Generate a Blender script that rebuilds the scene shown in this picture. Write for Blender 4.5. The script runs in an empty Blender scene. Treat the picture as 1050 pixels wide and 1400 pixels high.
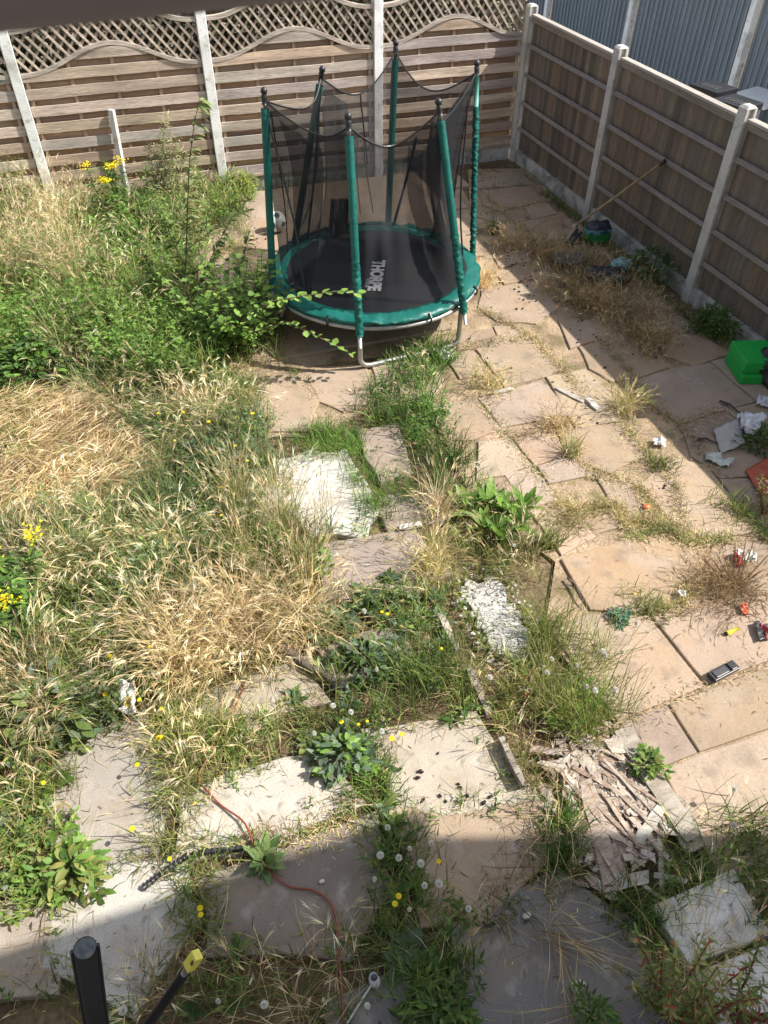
import bpy, bmesh, math, random
import numpy as np
from mathutils import Vector, Matrix, noise
rng = np.random.default_rng(11); random.seed(11)
SC = bpy.context.scene
COL = SC.collection
PI = math.pi

# ------------------------------------------------------------------ camera model (surveyed from the fence posts)
FPX, PITCH, ROLL, YAW = 1039.03, 0.7747, 0.0048, 0.3296
CAM = np.array([-4.8976, -9.2842, 3.6161])
def cam_axes():
    cy, sy = math.cos(YAW), math.sin(YAW)
    fw = np.array([sy*math.cos(PITCH), cy*math.cos(PITCH), -math.sin(PITCH)])
    rt = np.array([cy, -sy, 0.]); up = np.cross(rt, fw)
    return math.cos(ROLL)*rt+math.sin(ROLL)*up, -math.sin(ROLL)*rt+math.cos(ROLL)*up, fw
RT, UP, FW = cam_axes()
def ray(px, py): return RT*((px-525)/FPX) - UP*((py-700)/FPX) + FW
def at(px, py, z=0.):                      # survey: the point at height z seen at a photo pixel
    d = ray(px, py); return Vector(CAM + d*((z-CAM[2])/d[2]))
def at_y(px, py, y):                       # survey: the point on the upright plane y
    d = ray(px, py); return Vector(CAM + d*((y-CAM[1])/d[1]))
def at_x(px, py, x):
    d = ray(px, py); return Vector(CAM + d*((x-CAM[0])/d[0]))

# ------------------------------------------------------------------ materials
MATS = {}
def surf(name, rough=.8, n1=(6, .25), n2=(60, .15), stretch=(1, 1, 1), bump=.25, bscale=40, metal=0., spec=.3, stain=None, transl=0., alpha=1., base=None, crack=None, coat=0.):
    m = bpy.data.materials.new(name); m.use_nodes = True; nt = m.node_tree; N = nt.nodes; L = nt.links
    N.clear(); out = N.new('ShaderNodeOutputMaterial'); p = N.new('ShaderNodeBsdfPrincipled')
    tc = N.new('ShaderNodeTexCoord'); mp = N.new('ShaderNodeMapping'); mp.inputs['Scale'].default_value = stretch
    L.new(tc.outputs['Object'], mp.inputs['Vector'])
    if base is None:
        at_ = N.new('ShaderNodeAttribute'); at_.attribute_name = 'Col'; c = at_.outputs['Color']
    else:
        r = N.new('ShaderNodeRGB'); r.outputs[0].default_value = (*base, 1); c = r.outputs[0]
    def tex(scale, detail=5):
        t = N.new('ShaderNodeTexNoise'); t.inputs['Scale'].default_value = scale; t.inputs['Detail'].default_value = detail
        L.new(mp.outputs[0], t.inputs['Vector']); return t.outputs['Fac']
    for sc, amp in (n1, n2):
        if not amp: continue
        mr = N.new('ShaderNodeMapRange'); mr.inputs['From Min'].default_value = .28; mr.inputs['From Max'].default_value = .72
        mr.inputs['To Min'].default_value = 1-amp; mr.inputs['To Max'].default_value = 1+amp
        L.new(tex(sc), mr.inputs['Value'])
        mx = N.new('ShaderNodeVectorMath'); mx.operation = 'SCALE'
        L.new(c, mx.inputs[0]); L.new(mr.outputs[0], mx.inputs['Scale']); c = mx.outputs[0]
    for st in (stain or ()):
        col, sc, lo, hi, f = st
        mr = N.new('ShaderNodeMapRange'); mr.inputs['From Min'].default_value = lo; mr.inputs['From Max'].default_value = hi; mr.inputs['To Max'].default_value = f
        L.new(tex(sc, 8), mr.inputs['Value'])
        mx = N.new('ShaderNodeMix'); mx.data_type = 'RGBA'; L.new(mr.outputs[0], mx.inputs['Factor'])
        L.new(c, mx.inputs['A']); mx.inputs['B'].default_value = (*col, 1); c = mx.outputs['Result']
    hgt = tex(bscale, 8)
    if crack:
        ccol, csc, wid = crack
        v = N.new('ShaderNodeTexVoronoi'); v.feature = 'DISTANCE_TO_EDGE'; v.inputs['Scale'].default_value = csc
        nz = N.new('ShaderNodeTexNoise'); nz.inputs['Scale'].default_value = csc*1.3; nz.inputs['Detail'].default_value = 4
        L.new(mp.outputs[0], nz.inputs['Vector'])
        ad = N.new('ShaderNodeVectorMath'); ad.operation = 'MULTIPLY_ADD'; ad.inputs[1].default_value = (.11, .11, .11)
        L.new(nz.outputs['Color'], ad.inputs[0]); L.new(mp.outputs[0], ad.inputs[2]); L.new(ad.outputs[0], v.inputs['Vector'])
        mr = N.new('ShaderNodeMapRange'); mr.inputs['From Min'].default_value = wid*.5; mr.inputs['From Max'].default_value = wid
        L.new(v.outputs['Distance'], mr.inputs['Value'])
        mx = N.new('ShaderNodeMix'); mx.data_type = 'RGBA'; L.new(mr.outputs[0], mx.inputs['Factor'])
        mx.inputs['A'].default_value = (*ccol, 1); L.new(c, mx.inputs['B']); c = mx.outputs['Result']; hgt = mr.outputs[0]
    L.new(c, p.inputs['Base Color'])
    p.inputs['Roughness'].default_value = rough; p.inputs['Metallic'].default_value = metal
    p.inputs['Specular IOR Level'].default_value = spec
    if coat: p.inputs['Coat Weight'].default_value = coat; p.inputs['Coat Roughness'].default_value = .25
    if bump:
        b = N.new('ShaderNodeBump'); b.inputs['Strength'].default_value = bump; b.inputs['Distance'].default_value = .01
        L.new(hgt, b.inputs['Height']); L.new(b.outputs[0], p.inputs['Normal'])
    sh = p.outputs[0]
    if transl:
        tr = N.new('ShaderNodeBsdfTranslucent'); L.new(c, tr.inputs['Color'])
        ms = N.new('ShaderNodeMixShader'); ms.inputs[0].default_value = transl
        L.new(sh, ms.inputs[1]); L.new(tr.outputs[0], ms.inputs[2]); sh = ms.outputs[0]
    if alpha < 1:
        tr = N.new('ShaderNodeBsdfTransparent'); ms = N.new('ShaderNodeMixShader')
        mr = N.new('ShaderNodeMapRange'); mr.inputs['To Min'].default_value = alpha-.12; mr.inputs['To Max'].default_value = alpha+.12
        L.new(tex(5), mr.inputs['Value']); L.new(mr.outputs[0], ms.inputs[0])
        L.new(tr.outputs[0], ms.inputs[1]); L.new(sh, ms.inputs[2]); sh = ms.outputs[0]
    L.new(sh, out.inputs['Surface'])
    MATS[name] = m; return m
M_slat = surf('weathered_slat', n1=(3, .28), n2=(30, .28), stretch=(.35, 6, 6), bump=.35, bscale=25, rough=.85, stain=[((.26, .22, .19), 2.2, .5, .70, .6), ((.17, .12, .085), 9, .62, .70, .6)])
M_board = surf('weathered_board', n1=(3, .30), n2=(30, .3), stretch=(5, 5, .35), bump=.4, bscale=22, rough=.85, stain=[((.13, .115, .10), 1.6, .5, .72, .6)])
M_rail = surf('weathered_rail', n1=(3, .2), n2=(30, .25), stretch=(6, .35, 6), bump=.35, bscale=22, rough=.85)
M_grey = surf('grey_paint', n1=(3, .16), n2=(30, .16), stretch=(5, 5, .4), bump=.3, bscale=22, rough=.6, spec=.4)
M_conc = surf('concrete', n1=(3, .14), n2=(120, .18), bump=.3, bscale=90, rough=.9, stain=[((.27, .25, .20), 5, .5, .74, .6), ((.20, .20, .15), 12, .58, .7, .5)])
M_slab = surf('slab_concrete', n1=(2.5, .2), n2=(150, .2), bump=.18, bscale=110, rough=.9,
              stain=[((.24, .19, .14), 3.5, .48, .70, .7), ((.09, .085, .075), 70, .64, .72, .6), ((.44, .42, .38), 9, .56, .72, .5), ((.13, .125, .10), 16, .58, .70, .5)])
M_gravel = surf('gravel_board', n1=(2.5, .2), n2=(70, .2), bump=.4, bscale=60, rough=.95, stain=[((.12, .115, .09), 6, .46, .66, .75), ((.62, .60, .56), 13, .58, .66, .6)])
M_sand = surf('sandstone', n1=(2.2, .16), n2=(70, .12), bump=.5, bscale=14, rough=.85,
              stain=[((.30, .19, .11), 2.2, .52, .74, .55), ((.40, .33, .275), 3.3, .52, .72, .5), ((.12, .10, .08), 38, .64, .72, .6), ((.19, .155, .12), 7, .54, .70, .6), ((.42, .36, .29), 90, .62, .7, .5)])
M_soil = surf('soil', n1=(3, .35), n2=(45, .4), bump=1., bscale=35, rough=1., spec=.1, stain=[((.12, .13, .05), 5, .55, .7, .6), ((.30, .24, .14), 14, .55, .7, .6)])
M_soilbed = surf('sandy_bed', n1=(3, .3), n2=(60, .35), bump=.9, bscale=50, rough=1., spec=.1, stain=[((.13, .10, .06), 3.5, .48, .68, .75), ((.14, .14, .05), 7, .55, .7, .6)])
M_leaf = surf('foliage', n1=(8, .15), n2=(60, .1), bump=0, rough=.55, spec=.35, transl=.32)
M_straw = surf('straw', n1=(8, .15), n2=(60, .12), bump=0, rough=.75, spec=.2, transl=.25)
M_vinyl = surf('green_vinyl', n1=(5, .2), n2=(30, .12), bump=.6, bscale=14, rough=.42, spec=.4)
M_mat = surf('woven_mat', n1=(4, .25), n2=(200, .25), bump=.2, bscale=300, rough=.7, spec=.3)
M_net = surf('net_mesh', n1=(4, .2), n2=(0, 0), bump=0, rough=.8, spec=.2, alpha=.62)
M_black = surf('black_plastic', n1=(5, .2), n2=(60, .15), bump=.12, bscale=30, rough=.4, spec=.5)
M_plast = surf('plastic', n1=(4, .1), n2=(60, .08), bump=.1, bscale=25, rough=.38, spec=.5)
M_galv = surf('galvanised_steel', n1=(6, .2), n2=(70, .2), bump=.1, rough=.5, metal=.7, spec=.5)
M_white = surf('white_print', n1=(6, .1), n2=(90, .1), bump=0, rough=.6)
M_paper = surf('paper', n1=(6, .1), n2=(50, .12), bump=.3, bscale=30, rough=.7, transl=.1)
M_rot = surf('rotten_wood', n1=(5, .25), n2=(50, .3), stretch=(1, 4, 4), bump=.5, bscale=40, rough=.9, stain=[((.42, .38, .33), 7, .5, .62, .6), ((.12, .09, .07), 11, .58, .72, .6)])
M_peel = surf('peeling_paint', n1=(5, .2), n2=(60, .25), bump=.7, rough=.9, stain=[((.22, .20, .16), 7, .5, .66, .7), ((.36, .34, .30), 25, .56, .66, .5)], crack=((.17, .155, .13), 17, .028))
M_bark = surf('bark', n1=(9, .3), n2=(60, .25), bump=.5, rough=.9)
M_brick = surf('brick', n1=(4, .25), n2=(40, .2), bump=.3, rough=.9)
M_tile = surf('roof_tile', n1=(4, .25), n2=(40, .2), bump=.3, rough=.8)
M_frame = surf('window_frame', n1=(4, .1), n2=(30, .06), bump=0, rough=.5)
g = bpy.data.materials.new('window_glass'); g.use_nodes = True; gp = g.node_tree.nodes['Principled BSDF']
gp.inputs['Transmission Weight'].default_value = 1; gp.inputs['Roughness'].default_value = 0; gp.inputs['IOR'].default_value = 1.45
M_glass = g

# ------------------------------------------------------------------ mesh building
LOC = {}
class MB:
    def __init__(s): s.v = []; s.f = []; s.c = []
    def add(s, vs, fs, col):
        o = len(s.v); s.v += [tuple(x) for x in vs]; s.f += [tuple(i+o for i in f) for f in fs]
        if isinstance(col, list): s.c += col
        else: s.c += [tuple(col)]*len(vs)
    def box(s, c, size, col=(.5, .5, .5), rot=None):
        x, y, z = (k/2 for k in size); c = Vector(c)
        vs = [Vector((a*x, b*y, d*z)) for d in (-1, 1) for b in (-1, 1) for a in (-1, 1)]
        if rot is not None: vs = [rot @ v for v in vs]
        s.add([v+c for v in vs], [(0, 2, 3, 1), (4, 5, 7, 6), (0, 1, 5, 4), (2, 6, 7, 3), (0, 4, 6, 2), (1, 3, 7, 5)], col); return s
    def tube(s, pts, r, col=(.5, .5, .5), n=8, caps=True):
        pts = [Vector(p) for p in pts]; k = len(pts); rr = r if isinstance(r, (list, tuple)) else [r]*k
        vs = []; ref = None
        for i, p in enumerate(pts):
            d = (pts[min(i+1, k-1)]-pts[max(i-1, 0)]).normalized()
            if ref is None:
                ref = Vector((0, 0, 1)) if abs(d.z) < .9 else Vector((1, 0, 0))
            a = d.cross(ref).normalized(); b = d.cross(a).normalized(); ref = b*-1
            vs += [p+(a*math.cos(2*PI*j/n)+b*math.sin(2*PI*j/n))*rr[i] for j in range(n)]
        fs = [(i*n+j, i*n+(j+1) % n, (i+1)*n+(j+1) % n, (i+1)*n+j) for i in range(k-1) for j in range(n)]
        if caps: fs += [tuple(range(n)), tuple(range((k-1)*n, k*n))[::-1]]
        s.add(vs, fs, col); return s
    def ball(s, c, r, col=(.5, .5, .5), nu=12, nv=8, sc=(1, 1, 1), colf=None):
        c = Vector(c); vs = []
        for i in range(nv+1):
            for j in range(nu):
                t = PI*i/nv; u = 2*PI*j/nu
                vs.append(c+Vector((math.sin(t)*math.cos(u)*sc[0], math.sin(t)*math.sin(u)*sc[1], math.cos(t)*sc[2]))*r)
        fs = [(i*nu+j, i*nu+(j+1) % nu, (i+1)*nu+(j+1) % nu, (i+1)*nu+j) for i in range(nv) for j in range(nu)]
        s.add(vs, fs, [colf(v-c) for v in vs] if colf else col); return s
    def prism(s, poly, z0, z1, col=(.5, .5, .5)):
        n = len(poly); vs = [(p[0], p[1], z0) for p in poly]+[(p[0], p[1], z1) for p in poly]
        s.add(vs, [tuple(range(n))[::-1], tuple(range(n, 2*n))]+[(i, (i+1) % n, n+(i+1) % n, n+i) for i in range(n)], col); return s
def finish(name, me, mat, parent):
    o = bpy.data.objects.new(name, me); COL.objects.link(o)
    me.materials.append(mat)
    if parent is not None: o.parent = parent
    return o
def worldloc(p):
    l = Vector((0, 0, 0))
    while p is not None: l += p.location; p = p.parent
    return l
def link(name, mb, mat, parent=None, bevel=0, smooth=False, origin=None):
    off = worldloc(parent) if parent is not None else Vector(origin or (0, 0, 0))
    me = bpy.data.meshes.new(name); me.from_pydata([Vector(v)-off for v in mb.v], [], mb.f); me.update()
    a = me.attributes.new('Col', 'FLOAT_COLOR', 'POINT'); a.data.foreach_set('color', np.array([(*c, 1) for c in mb.c], np.float32).ravel())
    if smooth: me.polygons.foreach_set('use_smooth', [True]*len(me.polygons))
    o = finish(name, me, mat, parent)
    if parent is None and origin is not None: o.location = origin
    if bevel:
        bv = o.modifiers.new('bevel', 'BEVEL'); bv.width = bevel; bv.segments = 2; bv.limit_method = 'ANGLE'
    return o
def tag(o, label=None, cat=None, group=None, kind=None):
    if label: o['label'] = label
    if cat: o['category'] = cat
    if group: o['group'] = group
    if kind: o['kind'] = kind
    return o
def empty(name, loc, label, cat, group=None):
    o = bpy.data.objects.new(name, None); COL.objects.link(o); o.location = loc; o.empty_display_size = .1
    return tag(o, label, cat, group)
def copy_tree(o, parent=None):
    c = o.copy(); COL.objects.link(c)
    if parent is not None: c.parent = parent
    for ch in list(o.children): copy_tree(ch, c)
    return c
def jit(c, a): k = 1+random.uniform(-a, a); return tuple(max(0, x*k*(1+random.uniform(-a, a)*.25)) for x in c)

class VB:                                   # many ribbons (blades, leaves) gathered with numpy
    def __init__(s): s.V = []; s.F = []; s.C = []; s.n = 0
    def ribbons(s, base, az, el, curve, length, width, K, prof, c0, c1, roll=None, fold=0., wob=0.):
        N = len(base)
        if N == 0: return None, None
        az, el, curve, length, width = (np.broadcast_to(np.asarray(q, float), (N,)).copy() for q in (az, el, curve, length, width))
        c0 = np.broadcast_to(c0, (N, 3)); c1 = np.broadcast_to(c1, (N, 3))
        roll = np.zeros(N) if roll is None else np.broadcast_to(roll, (N,))
        pos = np.array(base, float).copy(); m = 3 if fold else 2
        V = np.zeros((N, K+1, m, 3)); C = np.zeros((N, K+1, m, 3)); tips = None
        bx, by = pos[:, 0], pos[:, 1]; pf = 1+.26*(np.sin(4.1*bx+1.3*by)+np.sin(5.2*by-2.3*bx+1)+np.sin(9.3*bx-7.1*by+2)+np.sin(15*bx+11*by))/2.4   # patches of fresher and more faded growth
        c0 = c0*pf[:, None]; c1 = c1*pf[:, None]
        for k in range(K+1):
            t = k/K; e = el-curve*t; a = az+wob*np.sin(3*t+az*5)
            d = np.stack([np.cos(e)*np.cos(a), np.cos(e)*np.sin(a), np.sin(e)], 1)
            if k > 0: pos = pos+dprev*(length/K)[:, None]
            sd = np.stack([-np.sin(a), np.cos(a), np.zeros(N)], 1); nn = np.cross(d, sd)
            w = sd*np.cos(roll)[:, None]+nn*np.sin(roll)[:, None]
            hw = (width*prof[k]*.5)[:, None]
            cc = c0*(1-t)+c1*t
            V[:, k, 0] = pos-w*hw; V[:, k, m-1] = pos+w*hw
            if m == 3: V[:, k, 1] = pos+nn*hw*fold*(-1)
            C[:, k] = cc[:, None, :]; dprev = d
        idx = s.n+np.arange(N*(K+1)*m).reshape(N, K+1, m)
        for q in range(m-1):
            s.F.append(np.stack([idx[:, :-1, q], idx[:, :-1, q+1], idx[:, 1:, q+1], idx[:, 1:, q]], -1).reshape(-1, 4))
        s.V.append(V.reshape(-1, 3)); s.C.append(C.reshape(-1, 3)); s.n += N*(K+1)*m
        return pos, el-curve
    def build(s, name, mat, parent=None, origin=None):
        off = np.array(worldloc(parent) if parent is not None else (origin or (0, 0, 0)))
        V = np.concatenate(s.V)-off; F = np.concatenate(s.F); C = np.concatenate(s.C)
        me = bpy.data.meshes.new(name); me.vertices.add(len(V)); me.vertices.foreach_set('co', V.astype(np.float32).ravel())
        me.loops.add(F.size); me.loops.foreach_set('vertex_index', F.astype(np.int32).ravel())
        me.polygons.add(len(F)); me.polygons.foreach_set('loop_start', np.arange(0, F.size, 4, dtype=np.int32))
        me.update(calc_edges=True)
        a = me.attributes.new('Col', 'FLOAT_COLOR', 'POINT')
        a.data.foreach_set('color', np.concatenate([np.clip(C, 0, 1), np.ones((len(C), 1))], 1).astype(np.float32).ravel())
        o = finish(name, me, mat, parent)
        if parent is None and origin is not None: o.location = origin
        return o
BLADE = {2: [1, .8, .05], 3: [.8, 1, .7, .05], 4: [.7, 1, .95, .6, .03]}
LEAF = {3: [.15, 1, .8, .02], 4: [.15, .85, 1, .65, .03], 5: [.12, .7, 1, .95, .6, .03]}
HEAD = {3: [.35, 1, .8, .1], 2: [.5, 1, .1]}
U = lambda a, b, n: rng.uniform(a, b, n)
def pick(pal, n, j=.18):
    pal = np.array(pal); c = pal[rng.integers(0, len(pal), n)]*1.14
    return np.clip(c*U(1-j, 1+j, (n, 1))*U(1-j*.35, 1+j*.35, (n, 3)), 0, 1)
GREEN = [(.125, .185, .042), (.165, .225, .055), (.105, .155, .042), (.19, .235, .065)]
LUSH = [(.115, .21, .034), (.155, .265, .048), (.09, .165, .034)]
DEEP = [(.05, .10, .025), (.065, .125, .03), (.08, .14, .03)]
BLUEG = [(.13, .18, .11), (.16, .21, .14), (.10, .15, .09)]
YGREEN = [(.27, .28, .08), (.33, .31, .10), (.22, .25, .07)]
STRAW = [(.48, .37, .19), (.56, .45, .26), (.40, .30, .145), (.62, .52, .33)]
GOLD = [(.48, .365, .19), (.55, .43, .245), (.40, .295, .145)]
PALE = [(.70, .58, .37), (.76, .66, .47), (.62, .49, .29)]
BROWN = [(.24, .16, .085), (.30, .20, .11), (.18, .12, .065)]
def inside(poly, P):
    x, y = P[:, 0], P[:, 1]; r = np.zeros(len(P), bool); n = len(poly)
    for i in range(n):
        x1, y1 = poly[i]; x2, y2 = poly[(i+1) % n]
        with np.errstate(divide='ignore', invalid='ignore'):
            r ^= ((y1 > y) != (y2 > y)) & (x < (x2-x1)*(y-y1)/(y2-y1)+x1)
    return r
def gpoly(px, z=0.): return [tuple(at(*p, z)[:2]) for p in px]
def area(poly): return abs(sum(poly[i][0]*poly[(i+1) % len(poly)][1]-poly[(i+1) % len(poly)][0]*poly[i][1] for i in range(len(poly))))/2
def scatter(px, dens, z=0., clump=0, sig=.06, world=False):
    poly = px if world else gpoly(px, z); n = max(1, int(dens*area(poly)))
    a = np.array(poly); lo, hi = a.min(0), a.max(0)
    def uni(k):
        out = np.zeros((0, 2))
        while len(out) < k:
            q = rng.uniform(lo, hi, (k*3+8, 2)); out = np.concatenate([out, q[inside(poly, q)]])
        return out[:k]
    if clump:
        c = uni(max(1, n//clump)); q = c[rng.integers(0, len(c), n)]+rng.normal(0, sig, (n, 2))
    else: q = uni(n)
    return np.concatenate([q, np.full((len(q), 1), -.03)], 1)
def along(pxs, n, sig=.03, z=0.):            # points scattered along a line given by photo pixels
    w = np.array([at(*p, z) for p in pxs]); seg = np.linalg.norm(np.diff(w, axis=0), axis=1); t = U(0, seg.sum(), n)
    cum = np.concatenate([[0], np.cumsum(seg)]); i = np.clip(np.searchsorted(cum, t)-1, 0, len(seg)-1)
    f = ((t-cum[i])/seg[i])[:, None]; q = w[i]*(1-f)+w[i+1]*f; q[:, :2] += rng.normal(0, sig, (n, 2)); q[:, 2] = -.02
    return q
# species: each writes blades for the base points P into a VB
def sp_grass(vb, P, h=(.12, .28), pal=GREEN, w=.0045, curve=(.3, 1.3), tip=None, el=(1.0, 1.5)):
    n = len(P); c0 = pick(pal, n); c1 = pick(tip or pal, n)
    vb.ribbons(P, U(0, 2*PI, n), U(*el, n), U(*curve, n), U(*h, n), U(.5, 1.8, n)*w, 3, BLADE[3], c0, c1, roll=U(-.8, .8, n))
def sp_straw(vb, P, h=(.3, .55), pal=STRAW, head=PALE, w=.003, hl=(.035, .07), hw=.0058, curve=(.15, .8), base=None, lean=None, el=(1.1, 1.5)):
    n = len(P); az = U(0, 2*PI, n) if lean is None else rng.normal(lean, .7, n)
    el_ = np.where(rng.random(n) < .16, U(.15, .95, n), U(*el, n)); cv = U(*curve, n)
    tip, e1 = vb.ribbons(P, az, el_, cv, U(*h, n), w*U(.7, 1.3, n), 4, [1, .9, .8, .7, .6], pick(base or pal, n), pick(pal, n), roll=U(-1.5, 1.5, n))
    hw = hw*.75; hc = pick(head, n); L_ = U(*hl, n); cv2 = U(.2, 1.1, n)
    for ro in (0, PI/2): vb.ribbons(tip, az, e1, cv2, L_, hw*U(.7, 1.3, n), 3, HEAD[3], hc, hc, roll=ro+U(-.3, .3, n))
    # awns fraying from the head
    for q in range(3): vb.ribbons(tip, az+U(-.35, .35, n), e1+U(-.3, .3, n), cv2*1.2, L_*U(1.2, 1.9, n), .0019, 2, BLADE[2], hc, hc*1.08, roll=U(-1, 1, n))
    # leaf blades low on the stem
    sp_grass(vb, P[:n//2]+np.array([0, 0, .02]), (h[0]*.45, h[1]*.65), base or pal, .004, (.5, 1.8))
def sp_lying(vb, P, L=(.2, .45), pal=GOLD, lean=None, w=.0035, zz=(.0, .12)):
    n = len(P); Q = P.copy(); Q[:, 2] += U(*zz, n); az = U(0, 2*PI, n) if lean is None else rng.normal(lean, .75, n)+1.1*np.sin(3.7*P[:, 0]+2.1*P[:, 1])+.6*np.sin(8*P[:, 1]-5*P[:, 0])
    c = pick(pal, n); vb.ribbons(Q, az, U(.0, .5, n), U(.2, .9, n), U(*L, n), w*U(.6, 1.4, n), 3, BLADE[3], c, c*1.05, roll=U(-1.5, 1.5, n), wob=.25)
def sp_forb(vb, P, h=(.12, .3), pal=LUSH, m=9, ll=(.03, .06), lw=.35, stem=None, fold=.25, curve=(.1, .5)):
    n = len(P); az = U(0, 2*PI, n); el = U(1.0, 1.5, n); hh = U(*h, n); cv = U(*curve, n)
    vb.ribbons(P, az, el, cv, hh, .004, 3, [1, .9, .8, .5], pick(stem or pal, n), pick(stem or pal, n))
    for k in range(m):
        t = (k+1)/m*U(.85, 1.0, n); e = el-cv*t/2
        d = np.stack([np.cos(e)*np.cos(az), np.cos(e)*np.sin(az), np.sin(e)], 1); B = P+d*(hh*t)[:, None]
        L_ = U(*ll, n)*(1.1-.45*t); c = pick(pal, n)
        vb.ribbons(B, az+k*2.4+U(-.5, .5, n), U(.1, .9, n), U(.4, 1.2, n), L_, L_*lw, 3, LEAF[3], c*.92, c*1.06, fold=fold, roll=U(-.4, .4, n))
def sp_rosette(vb, P, m=9, ll=(.08, .16), lw=.28, pal=LUSH, el=(.2, .9), curve=(.4, 1.1), fold=.3, K=4):
    n = len(P)
    for k in range(m):
        L_ = U(*ll, n); c = pick(pal, n)
        vb.ribbons(P+np.array([0, 0, .03]), k*2.4+U(-.4, .4, n), U(*el, n), U(*curve, n), L_, L_*lw*U(.8, 1.2, n), K, LEAF[K], c*.9, c*1.05, fold=fold, roll=U(-.35, .35, n))

# ------------------------------------------------------------------ ground
def axis(a, b, st): return list(np.arange(a, b+st*.5, st))
xs = [-200, -60, -25, -12]+axis(-8, 1, .12)+[3, 8, 20, 60, 200]
ys = [-200, -60, -25, -12]+axis(-9.4, .6, .12)+[3, 8, 20, 60, 200]
g = MB(); vs = []; cs = []
for y in ys:
    for x in xs:
        n = noise.noise(Vector((x*1.3, y*1.3, 0)))*.5+noise.noise(Vector((x*5, y*5, 3)))*.3
        vs.append((x, y, -.045+.014*n)); cs.append((.135+.03*n, .10+.025*n, .06+.015*n))
nx = len(xs)
g.add(vs, [(j*nx+i, j*nx+i+1, (j+1)*nx+i+1, (j+1)*nx+i) for j in range(len(ys)-1) for i in range(nx-1)], cs)
tag(link('ground', g, M_soil, smooth=True), kind='structure')
g = MB(); g.box((1.85, -4, -.02), (3.3, 22, .04), (.52, .51, .48))
tag(link('neighbour_yard', g, M_conc), kind='structure')

# ------------------------------------------------------------------ paving
def slab_poly(mb, poly, top, th, col, gap=-.012, chip=.012, bev=.007):
    """one flagstone: an inset, slightly uneven outline with a rounded arris and a chipped edge"""
    if sum(poly[i][0]*poly[(i+1) % len(poly)][1]-poly[(i+1) % len(poly)][0]*poly[i][1] for i in range(len(poly))) < 0: poly = poly[::-1]
    c = Vector((sum(p[0] for p in poly)/len(poly), sum(p[1] for p in poly)/len(poly)))
    out = []
    for i, p in enumerate(poly):
        q = poly[(i+1) % len(poly)]; a = Vector(p); b = Vector(q); L = (b-a).length; k = max(2, int(L/.11))
        for j in range(k):
            w = a.lerp(b, j/k); d = (c-w); d.normalize(); e = 1.6 if j == 0 else 1.
            out.append(w+d*(gap*e+random.uniform(0, chip)))
    tx, ty = random.uniform(-.005, .005), random.uniform(-.005, .005)
    n = len(out)
    def ring(z, ins): return [(w.x+(c.x-w.x)/max((c-w).length, .01)*ins, w.y+(c.y-w.y)/max((c-w).length, .01)*ins, z+(w.x-c.x)*tx+(w.y-c.y)*ty) for w in out]
    vs = ring(top-th, 0)+ring(top-bev, 0)+ring(top-bev*.3, bev*.45)+ring(top, bev*1.3)
    fs = [(r*n+i, r*n+(i+1) % n, (r+1)*n+(i+1) % n, (r+1)*n+i) for r in range(3) for i in range(n)]+[tuple(range(3*n, 4*n))]
    mb.add(vs, fs, col)
SANDS = [(.335, .252, .180), (.31, .230, .163), (.355, .275, .208), (.30, .235, .182), (.335, .258, .185), (.325, .232, .155), (.36, .288, .222)]
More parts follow.
